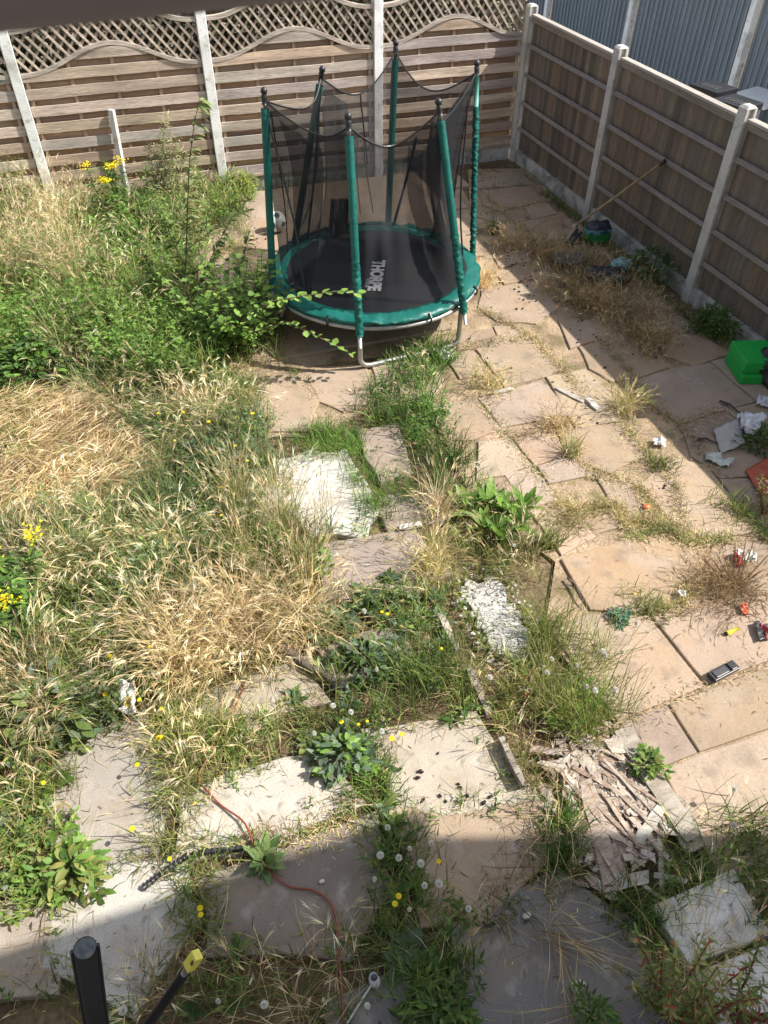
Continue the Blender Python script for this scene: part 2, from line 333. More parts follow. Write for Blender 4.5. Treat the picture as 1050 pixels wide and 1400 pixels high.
FLAGS = [  # patio flagstones: outlines surveyed from the photo (pixels on the ground)
 [(887,842),(964,938),(845,986),(752,862),(805,838)], [(889,840),(966,936),(1090,888),(1020,786)], [(846,988),(912,963),(954,1029),(903,1050)],
 [(914,962),(1042,914),(1098,980),(956,1028)], [(905,1052),(956,1030),(1100,982),(1180,1062),(950,1142)], [(952,1144),(1182,1064),(1260,1160),(1010,1235)],
 [(766,764),(860,735),(912,722),(962,765),(990,798),(886,838),(806,834)], [(873,662),(920,625),(965,635),(1010,690),(1048,728),(938,737)],
 [(815,650),(862,655),(897,706),(852,714)], [(793,703),(840,693),(851,718),(812,730)], [(690,648),(727,639),(763,682),(722,694)],
 [(736,637),(770,626),(798,634),(813,648),(752,660)], [(703,600),(757,586),(773,621),(732,635)], [(655,604),(699,600),(725,635),(689,648),(652,655)],
 [(590,553),(650,543),(684,585),(645,600),(610,600)], [(656,545),(742,519),(783,566),(735,574),(686,583)], [(747,515),(800,505),(835,540),(850,574),(788,584)],
 [(764,588),(850,578),(882,622),(833,645),(780,626)], [(652,477),(728,463),(768,506),(742,514),(690,528)], [(608,485),(646,479),(662,512),(629,516)],
 [(627,454),(672,449),(682,470),(626,478)], [(675,446),(708,445),(714,459),(684,466)], [(659,396),(735,384),(762,420),(732,441),(680,438),(655,420)],
 [(677,371),(726,364),(732,379),(690,388)], [(675,350),(719,341),(725,356),(684,365)], [(684,309),(700,305),(726,333),(692,344)],
 [(716,303),(765,293),(772,325),(735,331)], [(652,295),(713,283),(718,300),(684,307)], [(719,283),(747,274),(760,291),(727,300)],
 [(652,260),(726,254),(742,275),(684,287),(662,280)], [(648,241),(712,232),(726,251),(652,257)],
 [(764,438),(806,438),(820,462),(780,476)], [(793,474),(850,464),(913,502),(868,517),(835,520),(808,503)], [(892,432),(930,432),(996,484),(948,499),(908,484)],
 [(870,520),(914,505),(970,496),(1032,548),(991,559),(930,578),(880,545)], [(931,581),(992,562),(1050,606),(1056,650),(985,652),(946,622)],
 [(975,494),(1006,484),(1068,540),(1034,546)], [(994,560),(1070,543),(1120,590),(1055,604)], [(985,655),(1056,655),(1100,700),(1046,724),(1012,690)],
 [(966,764),(1000,741),(1070,745),(1120,790),(1012,788),(992,796)], [(656,660),(690,652),(722,698),(742,740),(700,742)], [(724,698),(790,690),(812,732),(768,756)],
 [(360,515),(416,510),(434,548),(420,588),(350,590),(342,550)], [(418,510),(500,500),(512,545),(470,562),(437,548)], [(510,500),(590,488),(606,520),(590,548),(520,546)],
 [(684,446),(713,460),(728,461),(672,474)], [(660,535),(692,530),(738,517),(656,542)]]
pt = MB(); bed = MB()
for q, z in (([(342, 505), (520, 495), (610, 480), (650, 400), (640, 230), (720, 228), (790, 300), (960, 440), (1130, 570), (1130, 700), (1290, 1160), (1010, 1240), (940, 1140), (845, 990), (745, 862), (760, 766), (640, 668), (588, 552), (520, 552), (420, 595), (345, 595)], -.016),):
    P_ = gpoly(q); bed.prism(P_, -.10, z, (.34, .255, .175))
bed.prism([(-4.9, -3.9), (-2.3, -3.9), (-1.3, -2.6), (-.9, -.1), (-4.9, -.1)], -.10, -.020, (.34, .255, .175))
tag(link('patio_bed', bed, M_soilbed), kind='structure')
for i, q in enumerate(FLAGS): slab_poly(pt, gpoly(q), random.uniform(-.002, .002), .04, jit(random.choice(SANDS), .1), **(dict(gap=.001, chip=.004) if i < 8 else {}))
y = -.12
for h, xmax in ((.62, -.9), (.58, -1.17), (.66, -1.34), (.52, -1.5), (.6, -1.9), (.62, -2.37)):
    x = xmax
    while x > -4.9:
        w = random.choice((.42, .58, .62, .86)); slab_poly(pt, [(x-w, y-h), (x, y-h), (x, y), (x-w, y)], random.uniform(-.004, .004), .04, jit(random.choice(SANDS), .1)); x -= w
    y -= h
y = -6.95
for h in (.58, .62, .58, .62):
    x = -.12
    while x > -1.75: w = random.choice((.5, .58, .62)); slab_poly(pt, [(x-w, y-h), (x, y-h), (x, y), (x-w, y)], random.uniform(-.003, .003), .04, jit(random.choice(SANDS), .1), gap=.004, chip=.005); x -= w
    y -= h
tag(link('patio', pt, M_sand), kind='structure')
CON = [  # loose concrete slabs: outline, colour, label
 ([(383,634),(425,622),(470,622),(512,690),(492,726),(430,722),(400,690)], (0.504, 0.490, 0.449), 'bright white square slab between tall dry grass and the green grass strip below the trampoline'),
 ([(493,592),(541,585),(556,640),(522,652)], (0.294, 0.235, 0.194), 'small pinkish slab between the two green grass strips'),
 ([(520,684),(592,668),(604,704),(540,718)], (0.308, 0.255, 0.214), 'small grey slab behind the dead straw stalks in the middle'),
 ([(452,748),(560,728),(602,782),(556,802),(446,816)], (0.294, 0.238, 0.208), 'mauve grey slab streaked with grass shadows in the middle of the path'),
 ([(448,884),(540,860),(556,900),(470,934)], (0.280, 0.241, 0.208), 'small half buried grey slab beside the dark stick'),
 ([(238,958),(410,906),(436,960),(330,986),(246,994)], (0.350, 0.304, 0.234), 'tan slab littered with dry straw in front of the tall straw clump'),
 ([(104,1022),(190,984),(232,1060),(204,1168),(85,1172),(74,1082)], (0.322, 0.290, 0.255), 'grey slab marked by seed head shadows left of the weedy strip'),
 ([(262,1080),(440,1030),(484,1100),(330,1152),(258,1168)], (0.462, 0.428, 0.375), 'pale slab crossed by the orange cord above the rosette of plantain'),
 ([(88,1204),(240,1176),(250,1262),(180,1368),(80,1310)], (0.462, 0.442, 0.402), 'whitish slab behind the thick black pipe, half in house shadow'),
 ([(-30,1256),(76,1226),(82,1300),(66,1342),(-40,1356)], (0.322, 0.276, 0.234), 'grey slab cut by the left edge of the photo'),
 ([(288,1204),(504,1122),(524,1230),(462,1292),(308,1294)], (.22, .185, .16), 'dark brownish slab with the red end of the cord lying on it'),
 ([(512,1004),(642,986),(724,1086),(556,1112)], (0.406, 0.359, 0.295), 'sandy white slab with dark droppings beside the upright board'),
 ([(545,1114),(726,1088),(772,1140),(650,1252),(590,1250)], (0.350, 0.269, 0.194), 'pinkish sandy slab left of the rotten wood pile'),
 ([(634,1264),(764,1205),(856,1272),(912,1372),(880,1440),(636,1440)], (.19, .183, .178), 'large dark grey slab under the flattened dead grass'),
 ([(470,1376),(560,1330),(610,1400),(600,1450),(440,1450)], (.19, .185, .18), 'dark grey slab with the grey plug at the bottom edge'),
 ([(886,1240),(1002,1188),(1056,1280),(940,1324)], (.72, .71, .68), 'white slab behind the red leaved weed'),
 ([(946,1330),(1058,1286),(1130,1400),(1000,1450)], (.74, .73, .71), 'white slab in the bottom right corner'),
 ([(286,652),(382,638),(404,690),(330,742)], (0.350, 0.338, 0.308), 'grey slab mostly hidden in the grey green weeds')]
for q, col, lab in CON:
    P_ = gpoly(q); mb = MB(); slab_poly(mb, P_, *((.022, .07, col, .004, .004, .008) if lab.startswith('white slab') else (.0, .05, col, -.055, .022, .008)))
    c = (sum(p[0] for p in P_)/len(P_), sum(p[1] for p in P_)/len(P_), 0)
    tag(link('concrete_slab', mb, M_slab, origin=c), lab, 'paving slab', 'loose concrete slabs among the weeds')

# ------------------------------------------------------------------ back fence: bowed lattice-top panels between concrete posts
A0, S = -1.8144, 1.93
bposts = [A0, A0-S, A0-2*S, A0-3*S, A0-4*S]
bf = empty('wooden_fence', (-3.6, 0, 0), 'horizontal slatted fence with wavy tops and lattice across the back of the garden', 'fence')
def post(x, y, h, face, w=.105, dpt=.12, col=(.80, .795, .785)):
    mb = MB(); t = Matrix.Rotation(math.atan2(face[1], face[0]), 3, 'Z')
    def B(c, s): mb.box(Vector((x, y, 0))+t @ Vector(c), s, jit(col, .05), rot=t)
    B((0, 0, h/2-.2), (.03, w, h+.4)); B((-.04, 0, h/2-.2), (.05, .05, h+.396)); B((-.08, 0, h/2-.2), (.03, w, h+.392))
    # sloping weathered cap
    c0 = Vector((x, y, h)); vs = [c0+t @ Vector(v) for v in ((.015, -w/2, 0.001), (.015, w/2, 0.001), (-.095, w/2, 0.001), (-.095, -w/2, 0.001), (-.01, -w*.38, .022), (-.01, w*.38, .022), (-.07, w*.38, .022), (-.07, -w*.38, .022))]
    mb.add(vs, [(0, 1, 5, 4), (1, 2, 6, 5), (2, 3, 7, 6), (3, 0, 4, 7), (4, 5, 6, 7)], col); return mb
for x in bposts: link('post', post(x, .0, 2.0, (0, -1)), M_conc, bf, bevel=.006)
SPANS = [(bposts[0]+.058, -.012)]+[(bposts[i+1]+.058, bposts[i]-.058) for i in range(4)]
BW = [(.50, .41, .335), (.43, .375, .33), (.55, .45, .365), (.39, .345, .31), (.47, .37, .28)]
def wave(u): return 1.375+.235*(.5-.5*math.cos(2*PI*u))**1.15
for x0, x1 in SPANS:
    W = x1-x0; X = lambda u: x0+W*u
    gb = MB(); gb.box(((x0+x1)/2, .045, .03), (W, .045, .19), (.46, .45, .43)); link('gravel_board', gb, M_gravel, bf, bevel=.005)
    pan = MB()
    for k in range(9):                      # front slats, gently sagging, clipped under the wave
        zc = .205+k*.166; n = 16
        for (yy, zz, th, hgt, dk) in ((.018, zc, .016, .098, 1.), (.060, zc+.083, .014, .100, 1.)):
            lim = lambda u: wave(u)-.022
            us = [i/60 for i in range(61) if lim(i/60) > zz-hgt/2+.012]
            if len(us) < 3: continue
            sag = random.uniform(-.006, .006); col = jit(random.choice(BW if yy < .04 else [(.37, .245, .155), (.33, .215, .135), (.40, .27, .175)]), .16); tl = random.uniform(-.008, .008)
            spans = [us] if len(us) > 58 or zz > 1.4 or us[-1]-us[0] < .95 else [us]
            if us[0] == 0 and us[-1] == 1 and len(us) < 61:
                j = next(i for i in range(len(us)-1) if us[i+1]-us[i] > .02); spans = [us[:j+1], us[j+1:]]
            for us in spans:
                m = len(us)-1; vs = []
                for u in us:
                    zq = zz+sag*math.sin(PI*u)+tl*(u-.5); bow = .006*math.sin(u*4*PI+.5*k)
                    for (a, b) in ((-th/2, -hgt/2), (-th/2, hgt/2), (th/2, hgt/2), (th/2, -hgt/2)): vs.append((X(u), yy+a+bow, min(zq+b, lim(u))))
                fs = [(i*4+j, i*4+(j+1) % 4, (i+1)*4+(j+1) % 4, (i+1)*4+j) for i in range(m) for j in range(4)]+[(3, 2, 1, 0), (m*4, m*4+1, m*4+2, m*4+3)]
                pan.add(vs, fs, col)
    p_o = link('slat_panel', pan, M_slat, bf)
    bt = MB()
    for u in (.02, .26, .5, .74, .98):
        top = wave(u)-.03; bt.box((X(u), .041, (.13+top)/2), (.034, .022, top-.13), jit((.46, .33, .23), .1))
    bt.box(((x0+x1)/2, .03, .142), (W, .05, .028), (.42, .34, .26))
    link('batten_frame', bt, M_board, bf)
    rail = MB()
    for f_ in (wave, lambda u: wave(u)+.385):
        n = 40; vs = []
        for i in range(n+1):
            z = f_(i/n)
            for a, b in ((-.03, -.019), (-.03, .019), (.03, .019), (.03, -.019)): vs.append((X(i/n), .032+a, z+b))
        rail.add(vs, [(i*4+j, i*4+(j+1) % 4, (i+1)*4+(j+1) % 4, (i+1)*4+j) for i in range(n) for j in range(4)], (.46, .40, .34))
    link('curved_rail', rail, M_slat, bf)
    tr = MB()
    for sgn, yy in ((-1, .020), (1, .034)):
        u0 = -.2
        for k in range(int((W+.9)/.10)):
            xa = x0-.6+k*.10
            pts = []
            for q in range(25):             # keep what lies between the two rails
                s_ = q/24*.72; x = xa+s_*.8; z = (1.30+s_) if sgn > 0 else (2.02-s_)
                u = (x-x0)/W
                if 0 <= u <= 1 and wave(u) < z < wave(u)+.385: pts.append(Vector((x, yy, z)))
            if len(pts) > 1:
                a, b = pts[0], pts[-1]; d = b-a; R_ = Matrix.Rotation(-math.atan2(d.z, d.x), 3, 'Y')
                tr.box((a+b)/2, (d.length+.03, .012, .022), jit((.50, .42, .34) if sgn < 0 else (.36, .29, .22), .15), rot=R_)  # rear strips get a darker colour, standing in for shade behind the front ones
    link('trellis', tr, M_slat, bf)

# ------------------------------------------------------------------ right fence: closeboard panels seen from the rail side
rf = empty('closeboard_fence', (0, -3, 0), 'brown closeboard fence with horizontal rails and concrete posts along the right side', 'fence')
rposts = [-.045-S*k for k in range(5)]
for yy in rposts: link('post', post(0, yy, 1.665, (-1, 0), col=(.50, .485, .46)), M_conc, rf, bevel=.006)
for k in range(4):
    y1, y0 = rposts[k]-.058, rposts[k+1]+.058; W = y1-y0
    gb = MB(); gb.box((.038, (y0+y1)/2, -.02), (.05, W, .26), (.42, .415, .40)); link('gravel_board', gb, M_gravel, rf, bevel=.005)
    bd = MB(); y = y0
    while y < y1-.01:
        w = min(random.uniform(.088, .102), y1-y); c = jit(random.choice([(.165, .132, .10), (.138, .116, .095), (.185, .142, .104), (.15, .127, .106), (.122, .098, .078)]), .16)
        bd.box((.062+random.uniform(-.002, .002), y+w/2, .825), (.016, w+.006, 1.48), c, rot=Matrix.Rotation(.07, 3, 'Z')); y += w
    link('vertical_boards', bd, M_board, rf)
    rl = MB()
    for z in (.36, .66, .97, 1.28): rl.box((.030, (y0+y1)/2, z+random.uniform(-.006, .006)), (.04, W, .042), jit((.215, .19, .168), .08), rot=Matrix.Rotation(.5, 3, 'Y'))
    rl.box((.035, (y0+y1)/2, 1.545), (.02, W, .05), (.22, .185, .155))
    link('rail', rl, M_rail, rf)
    cp = MB(); cp.box((.05, (y0+y1)/2, 1.587), (.075, W, .024), (.36, .33, .29)); link('capping', cp, M_rail, rf, bevel=.004)

# ------------------------------------------------------------------ the neighbours' painted fence, hedge and bins
GX = 3.6
gf = empty('painted_fence', (GX, 0, 0), 'tall blue grey painted board fence with white posts beyond the brown fence', 'fence')
gp0 = at_x(864, 30, GX).y; gp1 = at_x(1014, 85, GX).y; GS = gp0-gp1
gys = [gp0+GS*k for k in (2, 1, 0, -1, -2)]
for yy in gys:
    mb = MB(); mb.box((GX-.04, yy, 1.1), (.1, .105, 2.3), (.86, .86, .84)); link('post', mb, M_conc, gf, bevel=.006)
for a, b in zip(gys[:-1], gys[1:]):
    bd = MB(); y = b+.055
    while y < a-.06:
        w = min(.118, a-.055-y); c = jit((.185, .225, .255), .10)
        bd.box((GX+.03, y+w/2, 1.12), (.016, w, 2.1), c, rot=Matrix.Rotation(.12, 3, 'Z'))
        bd.box((GX+.01, y+.012, 1.12), (.03, .022, 2.1), jit((.25, .29, .32), .08)); y += w
    link('vertical_boards', bd, M_grey, gf)
for px, py, lab in ((975, 119, 'black bin lid just showing over the middle of the brown fence'), (1008, 139, 'black ribbed bin lid next to the concrete post over the brown fence')):
    c = at(px, py+3, .97); e = empty('wheelie_bin', (c.x, c.y, 0), lab, 'bin', 'black bins behind the brown fence')
    R_ = Matrix.Rotation(math.radians(12), 3, 'Z')
    b = MB(); prs = []
    for z, k in ((.06, .28), (.94, .33)): prs += [Vector((c.x, c.y, 0))+R_ @ Vector((sx*k/2, sy*k/2*1.1, z)) for sx, sy in ((-1, -1), (1, -1), (1, 1), (-1, 1))]
    b.add(prs, [(3, 2, 1, 0), (4, 5, 6, 7)]+[(i, (i+1) % 4, 4+(i+1) % 4, 4+i) for i in range(4)], (.02, .021, .023)); link('body', b, M_black, e, bevel=.02)
    l_ = MB(); l_.box((c.x, c.y, .97), (.36, .40, .07), (.012, .012, .013), rot=R_)
    for k in range(5): l_.box(Vector((c.x, c.y, 1.01))+R_ @ Vector((-.05, -.10+.05*k, 0)), (.12, .012, .012), (.05, .05, .055), rot=R_)
    link('lid', l_, M_black, e, bevel=.015)
    for s_ in (-1, 1):
        w_ = MB(); w_.tube([Vector((c.x, c.y, .1))+R_ @ Vector((.14, s_*.15, 0)), Vector((c.x, c.y, .1))+R_ @ Vector((.14, s_*.19, 0))], .1, (.02, .02, .02), 16)
        link('wheel', w_, M_black, e)
c = at(1040, 132, .55); tb = empty('garden_table', (c.x, c.y, 0), 'white topped table in the yard beyond the brown fence', 'table')
q = MB(); q.box((c.x, c.y, .535), (.75, .62, .03), (.85, .85, .84), rot=Matrix.Rotation(.3, 3, 'Z')); link('table_top', q, M_plast, tb, bevel=.008)
for sx in (-1, 1):
    for sy in (-1, 1): q = MB(); q.tube([(c.x+sx*.24, c.y+sy*.2, 0), (c.x+sx*.24, c.y+sy*.2, .519)], .018, (.8, .8, .79), 8); link('leg', q, M_plast, tb)
hb = VB()
n = 9000
P_ = np.stack([U(-9.8, .1, n), .22+np.abs(rng.normal(0, .22, n)), U(.9, 2.6, n)], 1)
c = pick([(.16, .15, .115), (.21, .19, .15), (.10, .11, .07), (.29, .25, .20)], n, .3)
hb.ribbons(P_, U(0, 2*PI, n), U(-.8, .8, n), U(0, 1, n), U(.04, .075, n), U(.03, .05, n), 3, LEAF[3], c, c, roll=U(-1, 1, n), fold=.2)
hd = empty('ivy_hedge', (-3.7, .5, 0), 'dull leafy hedge showing through the lattice behind the back fence', 'hedge')
hb.build('foliage', M_leaf, hd)
tw = MB()
for k in range(50):
    x = -9.7+k*.2; tw.tube([(x, .5, -.05), (x+random.uniform(-.2, .2), .45+random.uniform(-.1, .1), 1.2), (x+random.uniform(-.4, .4), .5, 2.5)], [.016, .01, .004], (.12, .095, .07), 5)
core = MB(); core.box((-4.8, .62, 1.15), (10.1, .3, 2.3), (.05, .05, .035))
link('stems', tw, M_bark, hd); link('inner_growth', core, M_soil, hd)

# ------------------------------------------------------------------ the house behind the camera (its corner casts the shadow in front)
hs = empty('unseen_house', (-6, -12.3, 0), 'unseen house whose upper window the garden is seen from, walls made pale to bounce light', 'house')
w = MB(); w.box((-5.85, -12.45, 2.6), (12.3, 6.1, 5.35), (.74, .70, .64)); link('wall', w, M_conc, hs)  # unseen wall finish, made pale to bounce light back to sash and foreground
r = MB(); y0, y1, z0, z1, xa, xb = -15.7, -9.27, 5.12, 7.9, -12.2, .32
r.add([(xa, y0, z0), (xb, y0, z0), (xb, y1, z0), (xa, y1, z0), (xa+3, (y0+y1)/2, z1), (xb-3, (y0+y1)/2, z1)], [(3, 2, 1, 0), (0, 1, 5, 4), (1, 2, 5), (2, 3, 4, 5), (3, 0, 4)], (.20, .11, .08)); link('roof', r, M_tile, hs)
d0 = ray(0, 57); A = Vector(CAM+d0*((-8.955-CAM[1])/d0[1])); B = at(520, 2, A.z)     # the lower edge of the open top-hung sash
yaw = math.atan2(B.y-A.y, B.x-A.x); tl = math.radians(23); R_ = Matrix.Rotation(yaw, 3, 'Z') @ Matrix.Rotation(tl, 3, 'X'); Ls = .95
O_ = A+R_ @ Vector((.15, .0275, 0)); FC = (.23, .195, .19)
sa = MB(); sa.box(O_+R_ @ Vector((0, 0, .035)), (1.5, .055, .07), FC, rot=R_); sa.box(O_+R_ @ Vector((0, 0, Ls-.035)), (1.5, .055, .07), FC, rot=R_)
for x in (-.716, .716): sa.box(O_+R_ @ Vector((x, 0, Ls/2)), (.068, .054, Ls-.142), FC, rot=R_)
so = link('window_sash', sa, M_frame, hs, bevel=.006)
gl = MB(); gl.box(O_+R_ @ Vector((0, 0, Ls/2)), (1.36, .006, Ls-.14), (.9, .9, .9), rot=R_); link('pane', gl, M_glass, so)

# ------------------------------------------------------------------ trampoline
ZR = .40; TC = Vector((-2.915, -3.18, ZR)); RR = .965
TG = (.007, .105, .088)
PB = dict(FL=(379, 385), BL=(405, 325), B=(528, 302), R=(645, 345), FR=(632, 420), F=(497, 452))
PT = dict(FL=(361, 128), BL=(440, 98), B=(541, 62), R=(652, 90), FR=(600, 143), F=(476, 163))
ORD = ['R', 'B', 'BL', 'FL', 'F', 'FR']
tp = empty('trampoline', (TC.x, TC.y, 0), 'round green and black trampoline with six padded poles and a sagging safety net', 'trampoline')
base, topp = {}, {}
for i, k in enumerate(ORD):
    a = math.radians(2+60*i); q = at(*PB[k], ZR); q2 = TC+Vector((math.cos(a), math.sin(a), 0))*(RR+.03)
    base[k] = Vector(((q.x+2*q2.x)/3, (q.y+2*q2.y)/3, ZR)) if False else q.lerp(q2, .4); base[k].z = ZR
    topp[k] = at(*PT[k], 1.86)
def circ(r, z, a): return Vector((TC.x+math.cos(a)*r, TC.y+math.sin(a)*r, z))
m = MB(); n = 72; rings = [0, .25, .5, .76, .82]
vs = [circ(0, ZR-.012, 0)]+[circ(r, ZR-.012*(1-(r/.82)**2), 2*PI*i/n) for r in rings[1:] for i in range(n)]
fs = [(0, 1+i, 1+(i+1) % n) for i in range(n)]+[(1+r*n+i, 1+r*n+(i+1) % n, 1+(r+1)*n+(i+1) % n, 1+(r+1)*n+i) for r in range(3) for i in range(n)]
fs = [f if len(f) == 3 else (f[0], f[3], f[2], f[1]) for f in fs]
m.add(vs, fs, (.022, .024, .030)); mat_o = link('jumping_mat', m, M_mat, tp, smooth=True)
pd = MB(); n = 144; vs = []; prof = [(.78, .003), (.79, .013), (.815, .020), (.86, .024), (.91, .022), (.945, .010), (.957, -.012), (.942, -.022)]
for i in range(n):
    a = 2*PI*i/n
    for j, (r, z) in enumerate(prof):
        wob = .018*noise.noise(Vector((math.cos(a)*7, math.sin(a)*7, j*.6)))+.016*noise.noise(Vector((math.cos(a)*22, math.sin(a)*22, j*.9)))
        rr = r+wob*.5; zz = ZR+z+wob*1.6*(1 if j else 0)
        vs.append(circ(rr, zz, a))
k = len(prof)
pd.add(vs, [(i*k+j, ((i+1) % n)*k+j, ((i+1) % n)*k+j+1, i*k+j+1) for i in range(n) for j in range(k-1)], TG)
link('edge_pad', pd, M_vinyl, tp, smooth=True)
fr = MB(); fr.tube([circ(.935, ZR-.052, 2*PI*i/64) for i in range(65)], .020, (.42, .42, .41), 10, caps=False); link('ring_frame', fr, M_galv, tp, smooth=True)
for a_, b_ in (('F', 'FR'), ('R', 'B'), ('BL', 'FL')):
    A, B = base[a_].copy(), base[b_].copy(); d = (B-A).normalized(); A -= (A-TC).normalized()*.02; B -= (B-TC).normalized()*.02
    pts = [A+Vector((0, 0, -.03)), Vector((A.x, A.y, .10))]
    for t in (15, 40, 65, 90): q = math.radians(t); pts.append(Vector((A.x, A.y, .10))+d*.09*(1-math.cos(q))+Vector((0, 0, -.08*math.sin(q))))
    for t in (90, 65, 40, 15): q = math.radians(t); pts.append(Vector((B.x, B.y, .10))-d*.09*(1-math.cos(q))+Vector((0, 0, -.08*math.sin(q))))
    pts += [Vector((B.x, B.y, .10)), B+Vector((0, 0, -.03))]
    l_ = MB(); l_.tube(pts, .021, (.40, .40, .39), 12); link('leg', l_, M_galv, tp, smooth=True)
tops = {}
for k in ORD:
    b, t = base[k], topp[k]; d = (t-b).normalized(); L = (t-b).length
    b0 = b-d*.16
    p = MB(); p.tube([b0, t-d*.05], .014, (.6, .6, .58), 10)
    po = link('pole', p, M_galv, tp, smooth=True)
    s = MB(); end = .80 if k == 'R' else .93; nn, na = 120, 18; vs = []; e1 = d.cross(Vector((0, 1, 0))).normalized(); e2 = d.cross(e1)
    for j in range(nn+1):
        f = j/nn; q = b-d*.06+d*(L*end+.06)*f; ru = 1. if (k in ('F', 'FR', 'R') and f < (.95 if k == 'R' else .5+.1*math.sin(len(k)*5))) else .12
        for i in range(na):
            a = 2*PI*i/na; w_ = noise.noise(Vector((math.cos(a)*.9, math.sin(a)*.9+j*.02, j*.75+a*.25)))+.5*noise.noise(Vector((math.cos(a)*2, math.sin(a)*2, j*1.4)))
            r_ = (.031 if k != 'R' else .026)+ru*.016*w_; vs.append(q+(e1*math.cos(a)+e2*math.sin(a))*r_)
    s.add(vs, [(j*na+i, j*na+(i+1) % na, (j+1)*na+(i+1) % na, (j+1)*na+i) for j in range(nn) for i in range(na)], TG); link('foam_sleeve', s, M_vinyl, po, smooth=True)
    if k == 'R':
        u = MB(); u.tube([b+d*L*.80, b+d*L*.955], .021, (.10, .30, .25), 12); link('thin_sleeve', u, M_vinyl, po, smooth=True)
    c = MB(); c.tube([t-d*.075, t-d*.05, t-d*.03, t-d*.012, t+d*.0], [.020, .021, .021, .024, .012], (.015, .015, .017), 12); c.ball(t+d*.018, .027, (.02, .02, .022), 14, 10); link('cap', c, M_black, po, smooth=True)
    tops[k] = t-d*.045
# net: slung between the caps, gathered in to the edge of the mat
def toprim(f):
    i = int(f) % 6; u = f-int(f); a, b = tops[ORD[i]], tops[ORD[(i+1) % 6]]
    p = a.lerp(b, u); s = 4*u*(1-u); sag = (.20, .20, .13, .17, .22, .20)[i]
    ctr = Vector((TC.x, TC.y, p.z)); inn = (ctr-p); inn.z = 0
    return p+Vector((0, 0, -sag*s))+inn.normalized()*.10*s
nm = MB(); nu, nv = 150, 26; vs = []
for i in range(nu):
    f = 6*i/nu; tpnt = toprim(f); ang = math.atan2(tpnt.y-TC.y, tpnt.x-TC.x); bpt = circ(.83, ZR+.035, ang)
    for j in range(nv+1):
        v = j/nv; p = tpnt.lerp(bpt, v); bow = math.sin(PI*v)
        c_ = Vector((TC.x, TC.y, p.z))-p; c_.normalize()
        u = f-int(f); hang = 4*u*(1-u)
        fold = .07*noise.noise(Vector((f*2.6, v*1.2, 1)))+.045*noise.noise(Vector((f*8, v*1.5+f, 4)))
        p = p+c_*(.10*bow*hang+fold*bow*1.6)
        vs.append(p)
kk = nv+1
nm.add(vs, [(i*kk+j, ((i+1) % nu)*kk+j, ((i+1) % nu)*kk+j+1, i*kk+j+1) for i in range(nu) for j in range(nv)], (.018, .019, .022))
def netsheet(f0, f1, v0, v1, push, seed, n=26, m=18):
    w = []
    for i in range(n+1):
        f = f0+(f1-f0)*i/n
        for j in range(m+1):
            v = v0+(v1-v0)*j/m; p = toprim(f % 6).lerp(circ(.80, ZR+.04, math.atan2(toprim(f % 6).y-TC.y, toprim(f % 6).x-TC.x)+.25*(v-.3)*(1 if seed % 2 else -1)), v)
            c_ = Vector((TC.x, TC.y, p.z))-p; c_.normalize(); w.append(p+c_*(push*math.sin(PI*min(1, v*1.1))+.05+.05*noise.noise(Vector((f*9, v*2, seed)))))
    k = m+1; nm.add(w, [(i*k+j, (i+1)*k+j, (i+1)*k+j+1, i*k+j+1) for i in range(n) for j in range(m)], (.016, .017, .02))
netsheet(5.05, 6.0, .0, 1., .10, 1); netsheet(5.55, 5.98, .05, 1., .18, 3); netsheet(1.75, 2.25, .05, 1., .12, 2); netsheet(3.0, 3.45, .1, 1., .10, 5); netsheet(.30, .62, .35, 1., .16, 4)
net = link('safety_net', nm, M_net, tp, smooth=True)
cd = MB(); cd.tube([toprim(6*i/120) for i in range(121)], .007, (.015, .015, .016), 6, caps=False)
def netpt(f, v): return Vector(vs[int(round(f/6*nu)) % nu*kk+int(round(v*nv))])
for (f0, v0), (f1, v1), sg, r_ in (((1.5, .0), (1.46, .45), .04, .007), ((3.0, .02), (3.55, .98), .05, .008), ((3.02, .05), (2.5, 1.), .03, .006), ((.55, .3), (.9, 1.), -.10, .013), ((2.05, .05), (2.1, 1.), .02, .010), ((5.95, .1), (5.5, 1.), .05, .008)):
    a, b = netpt(f0, v0), netpt(f1, v1); cd.tube([a.lerp(b, j/14)+(TC-a.lerp(b, j/14)).normalized()*sg*math.sin(PI*j/14) for j in range(15)], r_, (.016, .016, .018), 6)
link('cord', cd, M_black, net)
zp = MB()
for ox, c_ in ((0, (.52, .46, .16)), (.035, (.45, .42, .15))):
    a = at_y(489+ox*100, 190, -2.25); pts = [a+Vector((ox*(1+j*.25), .05*math.sin(j*.5+ox*9), -.085*j)) for j in range(9)]
    zp.tube(pts, .006, c_, 5)
link('yellow_strap', zp, M_vinyl, net)
# gathered net bunch at the back left of the pad
gb_ = MB(); c0 = at(462, 318, ZR+.03); R_ = Matrix.Rotation(math.radians(20), 3, 'Z') @ Matrix.Rotation(math.radians(9), 3, 'Y')
for k in range(9):
    x = -.085+.021*k; ww = .012+.004*(k % 2)
    gb_.box(c0+R_ @ Vector((x, .012*(k % 2), .15)), (ww, .07+.02*math.sin(k*2.1), .30+.02*math.sin(k*1.7)), jit((.075, .075, .085) if k < 6 else (.022, .022, .026), .3), rot=R_ @ Matrix.Rotation(.04*math.sin(k*3), 3, 'Y'))
link('folded_net_bunch', gb_, M_mat, tp, bevel=.005)
# straps that tie the pad to the frame
for a in (-1.02, -.72, -1.38, -2.3, -2.75):
    q = MB(); q.tube([circ(.935, ZR+.022, a), circ(.972, ZR-.01, a), circ(.967, ZR-.045, a), circ(.93, ZR-.075, a)], .009, (.012, .012, .014), 6); link('tie_strap', q, M_black, tp)
